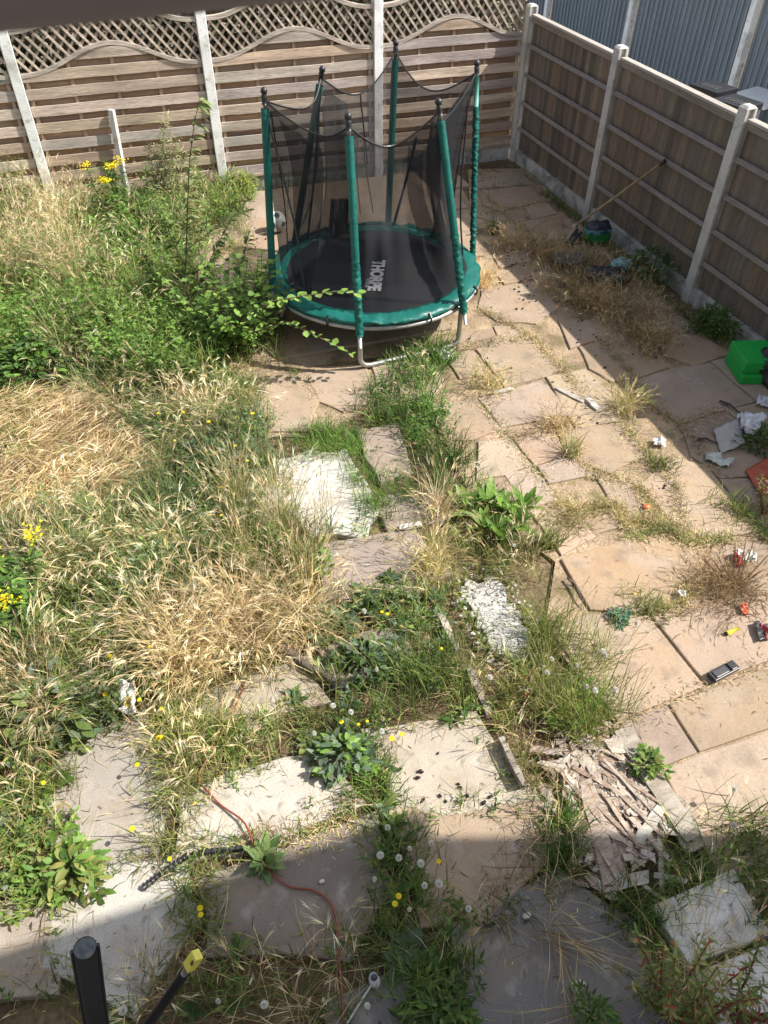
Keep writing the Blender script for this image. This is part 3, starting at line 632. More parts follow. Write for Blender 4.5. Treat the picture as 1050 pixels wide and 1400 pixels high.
# lettering on the mat
def lettering(txt, size, pos, direction, parent, name, col, bold=0):
    cu = bpy.data.curves.new(name, 'FONT'); cu.body = txt; cu.size = size; cu.extrude = .0008; cu.align_x = 'CENTER'; cu.align_y = 'CENTER'; cu.offset = bold
    tmp = bpy.data.objects.new('tmp', cu); COL.objects.link(tmp); dg = bpy.context.evaluated_depsgraph_get()
    me = bpy.data.meshes.new_from_object(tmp.evaluated_get(dg)); bpy.data.objects.remove(tmp)
    a = math.atan2(direction.y, direction.x); M_ = Matrix.Translation(Vector(pos)-worldloc(parent)) @ Matrix.Rotation(a, 4, 'Z'); me.transform(M_)
    at_ = me.attributes.new('Col', 'FLOAT_COLOR', 'POINT'); at_.data.foreach_set('color', np.tile(np.array([*col, 1], np.float32), len(me.vertices)))
    me.materials.clear(); o = bpy.data.objects.new(name, me); COL.objects.link(o); me.materials.append(M_white); o.parent = parent; return o
za = ZR+.003
p0, p1 = at(517, 359, za), at(511, 394, za); dr = p1-p0
lettering('THORPE', dr.length/3.2, (p0+p1)/2, dr, mat_o, 'printed_name', (.9, .9, .92), bold=.008)
q0, q1 = at(503.5, 382, za), at(501.5, 392, za)
sl = MB(); a = math.atan2((q1-q0).y, (q1-q0).x); R_ = Matrix.Rotation(a, 3, 'Z')
for k in range(6): sl.box(q0.lerp(q1, k/5), (.011, .034, .0012), (.68, .68, .70), rot=R_)
link('small_print', sl, M_white, mat_o)
cl_ = at(521, 354, za); sy = MB(); sy.tube([cl_+Vector((math.cos(t)*.085, math.sin(t)*.075, 0)) for t in [2*PI*k/24 for k in range(25)]], .004, (.03, .09, .075), 5, caps=False)
sy.tube([cl_+Vector((-.04, -.02, 0)), cl_+Vector((0, .035, 0)), cl_+Vector((.045, -.02, 0))], .004, (.03, .09, .075), 5); link('faint_emblem', sy, M_white, mat_o)

# ------------------------------------------------------------------ football behind the trampoline
c = at(378, 303, .11); e = MB()
gr_ = (1+5**.5)/2; ico = [Vector(v).normalized() for v in [(a, b*gr_, 0) for a in (-1, 1) for b in (-1, 1)]+[(0, a, b*gr_) for a in (-1, 1) for b in (-1, 1)]+[(b*gr_, 0, a) for a in (-1, 1) for b in (-1, 1)]]
e.ball(c, .11, nu=48, nv=32, colf=lambda v: (.07, .09, .10) if max(v.normalized().dot(i) for i in ico) > .955 else (.70, .71, .66))
tag(link('football', e, M_plast, smooth=True, origin=(c.x, c.y, 0)), 'white football with dark patches behind the left poles of the trampoline', 'ball')

# ------------------------------------------------------------------ white stake against the back fence
a, b = at_y(152, 150, -.03), at_y(169, 240, -.06); mb = MB(); R_ = (b-a).to_track_quat('Z', 'Y').to_matrix()
mid = a.lerp(b+(b-a)*.42, .5); Ls = (b-a).length*1.42
mb.box(mid, (.065, .04, Ls), (.66, .65, .62), rot=Matrix.Rotation(0, 3, 'X') @ R_)
for k in range(4): mb.box(a.lerp(b, .08+.2*k)+Vector((0, -.022, 0)), (.012, .004, .012), (.2, .2, .2))
tag(link('white_stake', mb, M_conc, bevel=.003, origin=(b.x, b.y, 0)), 'narrow white stake standing against the slatted back fence behind yellow flowers', 'stake')

# ------------------------------------------------------------------ broom, sacks and things by the right fence
hd_ = at(777, 320, .06); tip = at_x(906, 222, -.02)
br = empty('broom', (hd_.x, hd_.y, 0), 'black headed broom with its wooden handle leaning on the brown fence', 'broom')
ax = (at(790, 303, .06)-at(768, 332, .06)).normalized(); hc = at(780, 320, .07)
R_ = Matrix((ax, ax.cross(Vector((0, 0, 1)))*-1, (0, 0, 1))).transposed(); R_ = R_ @ Matrix.Rotation(math.radians(-62), 3, 'X')
q = MB(); q.box(hc, (.34, .06, .03), (.40, .31, .20), rot=R_); link('head', q, M_rail, br, bevel=.008)
q = MB()
for i in range(26):
    for j in range(5):
        s0 = hc+R_ @ Vector((-.155+.0124*i, -.02+.01*j, -.012)); s1 = s0+R_ @ Vector((random.uniform(-.012, .012), random.uniform(-.02, .02), -.085)); q.tube([s0, s1], [.0055, .004], jit((.016, .017, .022), .2), 5)
link('bristles', q, M_black, br)
q = MB(); s0 = at(786, 309, .10); q.tube([s0, s0.lerp(tip, .5)+Vector((0, 0, -.006)), tip], .0135, (.34, .26, .17), 10); link('handle', q, M_bark, br, smooth=True)
q = MB(); q.tube([tip-(tip-s0).normalized()*.03, tip+(tip-s0).normalized()*.03], .018, (.05, .035, .03), 10); link('hanging_cap', q, M_black, br, smooth=True); q = MB()
q.tube([s0-(tip-s0).normalized()*.02, s0+(tip-s0).normalized()*.05], .019, (.50, .46, .38), 10); link('ferrule', q, M_black, br, smooth=True)
def sack(name, c, size, rot, cols, lab, cat, seed=0, mat=None, parts=None, lump=.18):
    """a crumpled plastic sack: lumpy closed skin, pressed flat below"""
    mb = MB(); nu, nv = 40, 24; vs = []; cs = []; R_ = Matrix.Rotation(rot, 3, 'Z')
    for i in range(nv+1):
        for j in range(nu):
            t = PI*i/nv; u = 2*PI*j/nu; v = Vector((math.sin(t)*math.cos(u), math.sin(t)*math.sin(u), math.cos(t)))
            v = Vector([math.copysign(abs(q)**.6, q) for q in v])
            f = 1+lump*noise.noise(v*2.2+Vector((seed, 0, 0)))+lump*.55*abs(noise.noise(v*5+Vector((0, seed, 0))))+lump*.25*noise.noise(v*12+Vector((0, 0, seed)))
            w = R_ @ Vector((v.x*size[0]*f/2, v.y*size[1]*f/2, v.z*size[2]*f/2)); w.z = max(w.z, -size[2]*.42)
            vs.append(w+Vector(c)+Vector((0, 0, size[2]*.42))); cs.append(cols(v) if callable(cols) else cols)
    mb.add(vs, [(i*nu+j, i*nu+(j+1) % nu, (i+1)*nu+(j+1) % nu, (i+1)*nu+j) for i in range(nv) for j in range(nu)], cs)
    return tag(link(name, mb, mat or M_plast, smooth=True, origin=(c[0], c[1], 0)), lab, cat)
def cc(v):
    if v.z > .55: return (.03, .035, .05)
    if v.z > .02: return (.13, .36, .44) if noise.noise(Vector((v.x*3, v.y*3, v.z*7))) > -.05 else (.02, .05, .09)
    return (.02, .22, .05)
sack('compost_sack', at(815, 330, 0), (.27, .17, .23), -.1, cc, 'green, pale blue and black plastic sack standing behind the broom head', 'sack', 3)
sack('bin_bag', at(826, 386, 0), (.42, .24, .13), -.5, (.022, .025, .032), 'dark plastic bag lying in dead grass below the fence', 'bag', 8, M_black, lump=.35)
sack('torn_bag', at(846, 373, .02), (.20, .12, .14), -.3, lambda v: (.24, .42, .42) if v.z > .1 else (.03, .20, .13), 'torn teal and pale blue plastic bag on top of the dark bag', 'bag', 12, lump=.5)
c = at(778, 358, .05); mb = MB(); n = 36; pr = [(0, .0), (.10, .0), (.145, .035), (.165, .05), (.172, .046), (.15, .02), (.12, -.03), (0, -.03)]
vs = [Vector((c.x+math.cos(2*PI*i/n)*r*1.15, c.y+math.sin(2*PI*i/n)*r*.9, c.z+z+.08*math.cos(2*PI*i/n+2.2)*r)) for r, z in pr for i in range(n)]
mb.add(vs, [(k*n+i, (k+1)*n+i, (k+1)*n+(i+1) % n, k*n+(i+1) % n) for k in range(len(pr)-1) for i in range(n)], (.10, .09, .08))
tag(link('shallow_dish', mb, M_black, smooth=True, origin=(c.x, c.y, 0)), 'round dark shallow dish tilted in the dead grass in front of the broom', 'dish')
# green two-level step stool
c = at(1024, 508, 0); st_ = empty('step_stool', (c.x, c.y, 0), 'bright green plastic step box by the right fence', 'step stool')
R_ = Matrix.Rotation(math.radians(-17), 3, 'Z')
def loft(mb, secs, col, R_, c):
    vs = []
    for (x0, x1, y0, y1, z) in secs: vs += [c+R_ @ Vector(v) for v in ((x0, y0, z), (x1, y0, z), (x1, y1, z), (x0, y1, z))]
    k = len(secs); mb.add(vs, [(3, 2, 1, 0)]+[(i*4+j, i*4+(j+1) % 4, (i+1)*4+(j+1) % 4, (i+1)*4+j) for i in range(k-1) for j in range(4)]+[(k*4-4, k*4-3, k*4-2, k*4-1)], col)
q = MB(); loft(q, [(-.155, .155, -.19, .17, 0), (-.15, .15, -.185, .165, .085)], (.012, .34, .055), R_, c); link('lower_step', q, M_plast, st_, bevel=.012)
q = MB(); loft(q, [(-.148, .148, -.15, .166, .086), (-.145, .145, -.14, .16, .125), (-.155, .155, -.17, .17, .128), (-.15, .15, -.165, .165, .20)], (.014, .38, .065), R_, c); link('upper_step', q, M_plast, st_, bevel=.012)
sack('black_bag', at(1062, 520, 0), (.30, .34, .24), .2, (.02, .02, .024), 'glossy black rubbish bag beside the green step box', 'bag', 21, M_black, lump=.4)
def sheet(name, poly_px, lab, cat, col, mat=M_paper, z=.02, amp=.03, th=.003, fr=6, seed=0, tilt=(0, 0), group=None, fold=0):
    """a crumpled sheet of card, paper or thin plastic lying on the paving"""
    P_ = [at(*p, 0) for p in poly_px]; c = sum(P_, Vector())/len(P_); mb = MB(); n = 14; vs = []
    a, b, d, e = P_
    for side in (1, -1):
        for i in range(n+1):
            for j in range(n+1):
                u, v = i/n, j/n; p = (a.lerp(b, u)).lerp(e.lerp(d, u), v)
                h = amp*(noise.noise(Vector((p.x*fr*2, p.y*fr*2, seed)))+.6*abs(noise.noise(Vector((p.x*fr*5, p.y*fr*5, seed+3)))))+fold*abs(u-.5)
                vs.append(Vector((p.x+noise.noise(Vector((u*6, v*6, seed)))*amp*.4, p.y, max(.004, z+h+tilt[0]*(u-.5)+tilt[1]*(v-.5))+th*(.5 if side > 0 else -.5))))
    N = (n+1)**2; fs = []
    for i in range(n):
        for j in range(n):
            q = (i*(n+1)+j, (i+1)*(n+1)+j, (i+1)*(n+1)+j+1, i*(n+1)+j+1); fs += [q, tuple(x+N for x in q[::-1])]
    edge = [(i, 0) for i in range(n)]+[(n, j) for j in range(n)]+[(i, n) for i in range(n, 0, -1)]+[(0, j) for j in range(n, 0, -1)]
    for k in range(len(edge)):
        p, q = edge[k], edge[(k+1) % len(edge)]; i0, i1 = p[0]*(n+1)+p[1], q[0]*(n+1)+q[1]; fs.append((i0, i0+N, i1+N, i1))
    mb.add(vs, fs, col if not callable(col) else [col((v-c)) for v in vs])
    return tag(link(name, mb, mat, smooth=True, origin=(c.x, c.y, 0)), lab, cat, group)
sheet('cardboard_piece', [(974, 592), (1006, 580), (1016, 612), (985, 622)], 'pale grey corrugated card in the shade with white plastic on it', 'card', (.42, .40, .39), z=.035, amp=.02, seed=2, tilt=(.03, -.02))
sheet('plastic_wrapper', [(1002, 577), (1042, 583), (1030, 604), (1010, 606)], 'crumpled white plastic wrapper lying on the grey card', 'wrapper', (.68, .69, .73), z=.085, amp=.09, fr=9, seed=5)
sheet('plastic_scrap', [(1016, 573), (1044, 577), (1038, 588), (1014, 584)], 'folded white plastic scrap behind the wrapper on the card', 'plastic scrap', (.62, .63, .68), z=.05, amp=.06, fr=9, seed=6)
sheet('torn_paper', [(966, 622), (1002, 634), (994, 642), (962, 632)], 'pale greenish torn paper in the shade below the grey card', 'paper', (.55, .60, .58), z=.03, amp=.05, fr=10, seed=7)
sheet('paper_scrap', [(892, 601), (908, 602), (910, 612), (893, 611)], 'small white paper scrap on the shadow edge of the patio', 'paper', (.72, .72, .70), z=.02, amp=.03, fr=14, seed=8)
sheet('polythene_scrap', [(1034, 545), (1062, 550), (1058, 562), (1032, 556)], 'white polythene scrap below the black rubbish bag', 'plastic scrap', (.6, .62, .68), z=.03, amp=.05, fr=9, seed=9)
sheet('plastic_tray', [(1018, 645), (1070, 620), (1085, 668), (1038, 684)], 'flat orange red plastic tray cut by the right edge of the photo', 'tray', (.36, .075, .035), mat=M_plast, z=.05, amp=.008, th=.012, seed=10, tilt=(.05, .03))
sheet('sweet_wrapper', [(999, 760), (1012, 757), (1016, 776), (1004, 778)], 'crumpled red wrapper stuck in the brown weed', 'wrapper', lambda v: (.5, .05, .06) if v.x < .01 else (.7, .66, .64), z=.03, amp=.045, fr=18, seed=11, tilt=(0, -.02))
sheet('crisp_packet', [(172, 954), (194, 957), (190, 986), (168, 984)], 'white packet with yellow print standing among dry grass', 'packet', lambda v: (.70, .50, .06) if abs(v.x-.0)+abs(v.y+.02) < .028 else (.66, .65, .63), z=.12, amp=.03, fr=14, seed=12, tilt=(0, -.10))
sheet('white_packet', [(1018, 761), (1030, 764), (1030, 776), (1016, 774)], 'small white packet next to the red wrapper in the brown weed', 'packet', (.68, .66, .62), z=.05, amp=.05, fr=14, seed=13)
sheet('white_litter', [(925, 810), (934, 812), (936, 820), (927, 820)], 'scrap of white litter at the foot of the brown weed', 'litter', (.74, .74, .74), z=.025, amp=.03, fr=16, seed=14)
sheet('broken_plastic', [(1028, 855), (1036, 853), (1046, 876), (1036, 880)], 'black broken plastic strip beside the red casing', 'plastic piece', (.02, .02, .022), mat=M_black, z=.03, amp=.01, fr=9, seed=15)
sheet('red_casing', [(1036, 858), (1052, 860), (1060, 874), (1046, 878)], 'red and white broken casing at the right edge of the sunlit patio', 'plastic piece', lambda v: (.45, .03, .06) if v.x < 0 else (.62, .58, .56), mat=M_plast, z=.035, amp=.04, fr=12, seed=16)
sheet('orange_scrap', [(1010, 830), (1019, 827), (1023, 842), (1013, 842)], 'orange red scrap at the edge of the brown weed', 'plastic piece', (.62, .09, .03), mat=M_plast, z=.02, amp=.03, fr=14, seed=17)
sheet('cloth_rag', [(594, 484), (618, 481), (620, 493), (600, 496)], 'small white rag in the weeds by the trampoline foot', 'rag', (.5, .5, .47), z=.03, amp=.06, fr=14, seed=18)
# black handset-like plastic with rounded ends
a, b = at(974, 926, .02), at(1004, 910, .02); d = (b-a).normalized(); R_ = Matrix((d, Vector((0, 0, 1)).cross(d), (0, 0, 1))).transposed()
q = MB(); q.box((a+b)/2, ((b-a).length+.02, .062, .028), (.035, .035, .04), rot=R_); q.box((a+b)/2+Vector((0, 0, .017))-d*.03, ((b-a).length*.55, .045, .008), (.06, .058, .062), rot=R_)
q.box((a+b)/2+Vector((0, 0, .018))+d*.055, (.04, .05, .012), (.03, .03, .035), rot=R_)
tag(link('plastic_casing', q, M_black, bevel=.011, origin=((a+b)/2).to_tuple()[:2]+(0,)), 'dull black oblong plastic casing lying on a joint of the sunlit patio', 'plastic piece')
a, b = at(994, 866, .012), at(1010, 859, .012); q = MB(); q.tube([a, a.lerp(b, .3), b], [.013, .013, .008], (.72, .58, .02), 10); q.tube([a-(b-a)*.12, a], .0135, (.03, .03, .03), 10)
tag(link('cigarette_lighter', q, M_plast, smooth=True, origin=a.to_tuple()[:2]+(0,)), 'yellow plastic lighter lying on the sunlit patio', 'lighter')
q = MB(); c = at(884, 693, .02); q.ball(c, .024, (.62, .14, .04), 14, 10, sc=(1.25, .9, .7)); tag(link('orange_pebble', q, M_plast, smooth=True, origin=(c.x, c.y, 0)), 'orange pebble on the pale flagstone near the shadow edge', 'pebble')

# ------------------------------------------------------------------ timber: edging boards, driftwood, peeling board, rotten wood heap
def plank(name, a, b, w, h, col, lab, cat, z=0., roll=0., group=None, rough=.012, mat=M_rot):
    a, b = Vector(a), Vector(b); d = (b-a); L = d.length; R_ = Matrix.Rotation(math.atan2(d.y, d.x), 3, 'Z') @ Matrix.Rotation(-math.atan2(d.z, math.hypot(d.x, d.y)), 3, 'Y') @ Matrix.Rotation(roll, 3, 'X')
    mb = MB(); n = max(5, int(L/.05)); vs = []
    for i in range(n+1):
        k = 1-.25*random.random() if i in (0, n) else 1
        for sy, sz in ((-1, -1), (1, -1), (1, 1), (-1, 1)):
            vs.append((a+b)/2+Vector((0, 0, z))+R_ @ Vector(((i/n-.5)*L+random.uniform(-1, 1)*rough*(1.4 if i in (0, n) else .3), sy*w/2*k+random.uniform(-1, 1)*rough*.3, sz*h/2+random.uniform(-1, 1)*rough*.2)))
    mb.add(vs, [(3, 2, 1, 0), (n*4, n*4+1, n*4+2, n*4+3)]+[(i*4+j, i*4+(j+1) % 4, (i+1)*4+(j+1) % 4, (i+1)*4+j) for i in range(n) for j in range(4)], col)
    return tag(link(name, mb, mat, origin=((a+b)/2)), lab, cat, group)
plank('timber_edging', at(602, 842, .0), at(626, 892, .0), .04, .06, (.33, .29, .25), 'whitish half buried timber beside the peeling white board', 'timber')
plank('timber_edging', at(640, 915, .0), at(668, 978, .0), .035, .06, (.25, .21, .18), 'weathered timber in weeds just below the peeling white board', 'timber')
plank('timber_edging', at(684, 1014, .02), at(714, 1076, .02), .032, .10, (.21, .18, .15), 'grey upright board end beside the sandy white slab', 'timber')
plank('timber_edging', at(848, 1000, .0), at(946, 1150, .0), .10, .06, (.30, .26, .215), 'long dark timber edging the patio beside the rotten wood heap', 'timber', rough=.006)
plank('broken_plank', at(760, 530, .01), at(800, 550, .01), .045, .014, (.38, .34, .30), 'pale broken plank on the sunlit patio near the shadow edge', 'plank')
plank('broken_plank', at(676, 536, .015), at(702, 531, .015), .035, .012, (.52, .49, .45), 'small white wood strip lying beside a dry grass tuft on the patio', 'plank')
plank('broken_plank', at(803, 545, .02), at(818, 560, .01), .05, .02, (.50, .47, .44), 'short whitish wood lump beside the pale broken plank', 'plank')
plank('broken_plank', at(545, 722, .02), at(575, 716, .02), .04, .02, (.55, .50, .44), 'small pale wood strip behind the dead straw stalks', 'plank')
for a, b, lab in (((984, 548), (1022, 570), 'dark stick lying behind the grey card'), ((954, 600), (985, 606), 'thin dark stick beside the grey card'), ((776, 790), (804, 830), 'forked black stick on the patio joint by the green dock')):
    p0, p1 = at(*a, .015), at(*b, .015); q = MB(); q.tube([p0, p0.lerp(p1, .35)+Vector((.01, .01, .01)), p0.lerp(p1, .7)+Vector((-.01, 0, .004)), p1], [.008, .009, .007, .003], (.07, .055, .045), 6); q.tube([p0.lerp(p1, .3), p0.lerp(p1, .3)+Vector((-.05, .03, .01))], [.006, .002], (.07, .055, .045), 5)
    tag(link('dry_stick', q, M_bark, smooth=True, origin=(p0.x, p0.y, 0)), lab, 'stick')
pts = [at(388, 884, .05), at(404, 898, .04), at(424, 914, .035), at(446, 924, .03), at(466, 938, .02)]
q = MB(); q.tube(pts, [.022, .026, .024, .026, .018], (.10, .08, .065), 8); tag(link('dead_branch', q, M_bark, smooth=True, origin=(pts[0].x, pts[0].y, 0)), 'dark dead branch lying between the straw clump and the grey slab', 'branch')
q = MB(); c = at(463, 938, .02); q.ball(c, .05, (.03, .03, .035), 12, 8, sc=(1, .8, .6)); tag(link('dark_stone', q, M_soil, smooth=True, origin=(c.x, c.y, 0)), 'dark stone at the lower end of the dead branch', 'stone')
pb_ = gpoly([(622, 800), (634, 786), (652, 790), (664, 778), (690, 790), (700, 812), (716, 826), (722, 850), (738, 872), (728, 896), (712, 898), (698, 914), (680, 896), (664, 890), (652, 868), (640, 846)]); mb = MB(); slab_poly(mb, pb_, -.012, .05, (.46, .455, .43), gap=.01, chip=.06, bev=.004)
cp_ = (sum(p[0] for p in pb_)/16, sum(p[1] for p in pb_)/16, 0); pbo = link('peeling_board', mb, M_peel, origin=cp_); tag(pbo, 'white board with crazed peeling paint in the middle of the weeds', 'board')
fl = MB()
for k in range(330):
    p = scatter([(606, 800), (640, 770), (690, 772), (720, 818), (752, 880), (740, 930), (690, 925), (640, 870)], 1.)[0]; s = random.uniform(.004, .016); a0 = random.uniform(0, 6.28)
    ring = [Vector((p[0]+math.cos(a0+t)*s*random.uniform(.7, 1.2), p[1]+math.sin(a0+t)*s*random.uniform(.7, 1.2), -.003+random.uniform(-.012, .003))) for t in (0, 1.3, 2.5, 3.8, 5.1)]
    fl.add(ring+[v-Vector((0, 0, .0012)) for v in ring], [(0, 1, 2, 3, 4), (9, 8, 7, 6, 5)]+[(i, i+5, (i+1) % 5+5, (i+1) % 5) for i in range(5)], jit(random.choice([(.50, .49, .46), (.42, .40, .36), (.34, .31, .27)]), .15))
o = link('paint_flakes', fl, M_paper, pbo); tag(o, kind='stuff')
HEAP = [(768, 1010), (830, 1000), (880, 1060), (905, 1090), (880, 1150), (830, 1200), (800, 1160), (790, 1090)]
WC = [(.36, .295, .245), (.31, .24, .19), (.40, .335, .28), (.25, .18, .135), (.43, .385, .335), (.28, .21, .165)]
HP = scatter(HEAP, 1); ha = area(gpoly(HEAP)); k = 0
for p in scatter([(780, 1050), (870, 1060), (880, 1130), (820, 1180)], 15/area(gpoly([(780, 1050), (870, 1060), (880, 1130), (820, 1180)]))):
    L = random.uniform(.18, .34); an = random.gauss(-1.15, .3); d = Vector((math.cos(an), math.sin(an), random.uniform(-.05, .05)))*L/2; c = Vector((p[0], p[1], .022+.004*(k % 3))); k += 1
    plank('wood_strip', c-d, c+d, random.uniform(.012, .028), .006, jit(random.choice(WC), .1), 'long thin strip of pale wood lying in the rotten wood heap', 'wood strip', roll=random.uniform(-.2, .2), group='long strips of the rotten wood heap', rough=.014)
for p in scatter(HEAP, 190/ha, clump=14, sig=.09):
    L = random.choice((.04, .06, .09, .13, .2))*random.uniform(.8, 1.3); an = random.gauss(-.9, .8); w_ = random.uniform(.012, .042); z0 = .002+.006*(k % 4)
    d = Vector((math.cos(an), math.sin(an), random.uniform(-.05, .05)))*L/2; c = Vector((p[0], p[1], z0)); k += 1
    plank('wood_scrap', c-d, c+d, w_, random.uniform(.003, .008), jit(random.choice(WC), .15), 'splintered pale scrap in the rotten wood heap beside the patio', 'wood scrap', roll=random.uniform(-.16, .16), group='splintered scraps of the rotten wood heap', rough=.02)
wc = MB(); hp = scatter([(760, 1000), (840, 990), (900, 1080), (920, 1110), (880, 1180), (830, 1215), (790, 1170), (780, 1090)], 520/ha)
for p in hp:
    L = random.uniform(.008, .035); w_ = random.uniform(.005, .016); a_ = random.gauss(-.9, 1.); R_ = Matrix.Rotation(a_, 3, 'Z') @ Matrix.Rotation(random.gauss(0, .25), 3, 'Y') @ Matrix.Rotation(random.gauss(0, .3), 3, 'X')
    wc.box((p[0], p[1], random.uniform(-.012, .022)), (L*2, w_*2, random.uniform(.002, .005)), jit(random.choice(WC+[(.22, .15, .11), (.30, .2, .15)]), .2), rot=R_)
tag(link('wood_chips', wc, M_rot), kind='stuff')
plank('rotten_plank', at(803, 1075, .03), at(836, 1205, .015), .08, .012, (.33, .26, .215), 'longest brown plank lying along the rotten wood heap', 'plank')
plank('rotten_plank', at(904, 1105, .03), at(872, 1150, .02), .05, .012, (.45, .42, .37), 'whitish plank at the right edge of the rotten wood heap', 'plank')
plank('rotten_plank', at(822, 1212, .01), at(888, 1198, .01), .06, .010, (.42, .385, .34), 'pale plank across the lower end of the rotten wood heap', 'plank')
plank('rotten_plank', at(834, 1010, .03), at(848, 1030, .02), .08, .018, (.42, .365, .31), 'broad pale block at the top of the rotten wood heap', 'plank')

# ------------------------------------------------------------------ cords, pipes and the two dark poles in front
q = MB(); pts = [at(*p, z) for p, z in (((336, 930), .02), ((322, 965), .05), ((300, 1010), .03), ((272, 1060), .03), ((285, 1083), .02), ((305, 1103), .012), ((335, 1126), .03), ((352, 1170), .03), ((372, 1194), .015), ((396, 1212), .012), ((424, 1216), .012), ((446, 1228), .012), ((458, 1250), .015), ((462, 1290), .02), ((466, 1340), .015), ((470, 1400), .015))]
sm = []
for i in range(len(pts)-1):
    p0, p1, p2, p3 = pts[max(i-1, 0)], pts[i], pts[i+1], pts[min(i+2, len(pts)-1)]
    for t in (0, .25, .5, .75): sm.append(.5*((2*p1)+(p2-p0)*t+(2*p0-5*p1+4*p2-p3)*t*t+(3*p1-3*p2+p3-p0)*t**3))
q.tube(sm+[pts[-1]], .0048, (.25, .06, .034), 8); tag(link('garden_cable', q, M_plast, smooth=True, origin=pts[6].to_tuple()[:2]+(0,)), 'orange red cable winding across the slabs and under the plantain', 'cable')
q = MB(); pts = [at(*p, .018) for p in ((196, 1214), (214, 1200), (236, 1184), (256, 1170), (284, 1164), (312, 1162), (338, 1158))]
sm = []
for i in range(len(pts)-1): sm += [pts[i].lerp(pts[i+1], t/10) for t in range(10)]
q.tube(sm+[pts[-1]], [.014+.004*math.sin(i*2.1) for i in range(len(sm)+1)], (.022, .022, .024), 10); tag(link('ribbed_hose', q, M_black, smooth=True, origin=pts[2].to_tuple()[:2]+(0,)), 'short black ribbed hose lying along the slab joint', 'hose')
tp_, bt = at(116, 1296, 1.4), at(147, 1500, .0)
pi_ = empty('thick_pipe', (bt.x, bt.y, 0), 'thick black pipe standing up in the bottom left corner', 'pipe'); d = (tp_-bt).normalized()
q = MB(); q.tube([bt, tp_], .029, (.018, .022, .034), 28, caps=False); q.tube([bt+d*.2, tp_-d*.001], .025, (.03, .03, .035), 20, caps=False); link('tube', q, M_black, pi_, smooth=True)
q = MB(); sd = d.cross(Vector((0, 1, 0))).normalized()*-1; sd = sd if sd.x > 0 else -sd
for s_ in (-1, 1): q.tube([bt+sd*.032*s_, tp_+sd*.032*s_], .005, (.03, .034, .045), 8)
link('side_flange', q, M_black, pi_, smooth=True)
q = MB(); q.tube([tp_-d*.010, tp_-d*.001], .0275, (.11, .12, .13), 24); link('end_cap', q, M_soil, pi_)
e0, e1 = at(258, 1322, 1.0), at(190, 1420, .72); d = (e0-e1).normalized()
po_ = empty('prop_pole', (e1.x, e1.y, 0), 'slim black pole with a yellow tip next to the thick black pipe', 'pole'); e1 = e0-d*1.9 if (e0-d*1.9).z > .02 else e0-d*((e0.z-.02)/d.z)
q = MB(); q.tube([e1, e0-d*.035], .0155, (.02, .024, .034), 12); link('shaft', q, M_black, po_, smooth=True)
q = MB(); q.tube([e0-d*.04, e0-d*.005], .010, (.30, .29, .27), 10); link('neck', q, M_galv, po_, smooth=True)
R_ = d.to_track_quat('Z', 'Y').to_matrix(); q = MB(); q.box(e0+d*.03, (.034, .028, .062), (.74, .66, .10), rot=R_); q.box(e0+d*.035-Vector(FW)*.0165, (.012, .006, .02), (.08, .06, .04), rot=R_); link('yellow_tip', q, M_plast, po_, bevel=.008)
q = MB(); pts = [at(512, 1340, .03), at(498, 1362, .02), at(484, 1384, .012), at(468, 1410, .012)]; q.tube(pts, .0045, (.62, .6, .56), 6)
cg = empty('mains_lead', (pts[0].x, pts[0].y, 0), 'thin white lead ending in a grey plug at the bottom edge', 'lead'); link('wire', q, M_plast, cg, smooth=True)
q = MB(); q.ball(pts[0], .030, (.42, .44, .47), 14, 10, sc=(.8, 1.1, .5)); q.ball(pts[0]+Vector((.0, .006, .012)), .014, (.05, .05, .06), 10, 8); link('plug', q, M_plast, cg, smooth=True)
for px, py, r_, lab in ((790, 1348, .03, 'pale pebble at the edge of the dark grey slab'), (440, 1205, .012, 'small white pebble on the dark brownish slab'), (720, 1252, .018, 'pale pebble beside the flattened dead grass')):
    c = at(px, py, .012); q = MB(); q.ball(c, r_, (.56, .54, .50), 10, 7, sc=(1.2, .8, .55)); tag(link('pale_pebble', q, M_conc, smooth=True, origin=(c.x, c.y, 0)), lab, 'pebble')
# dark droppings and cones lying on the paving
DR = [((716, 396), 34, 38, 30), ((700, 352), 22, 12, 9), ((800, 455), 26, 20, 9), ((905, 664), 6, 6, 3), ((665, 500), 70, 50, 8), ((345, 330), 30, 35, 12), ((600, 1060), 60, 40, 10), ((650, 1085), 40, 30, 7), ((860, 500), 50, 30, 7), ((790, 560), 60, 50, 8)]
dm = MB(); dm.ball((0, 0, .004), .008, (.045, .034, .03), 8, 6, sc=(1.3, .8, .6)); d0_ = None
for (px, py), rx, ry, n in DR:
    for k in range(n):
        p = at(px+random.gauss(0, rx*.5), py+random.gauss(0, ry*.5), .004)
        if d0_ is None: d0_ = o = link('dark_dropping', dm, M_soil, smooth=True)
        else: o = d0_.copy(); COL.objects.link(o)
        s_ = random.uniform(.6, 1.5); o.location = p; o.rotation_euler = (0, 0, random.uniform(0, 6)); o.scale = (s_, s_, s_)
        tag(o, 'small dark dropping lying loose on the paving', 'dropping', 'dark droppings scattered on the paving')

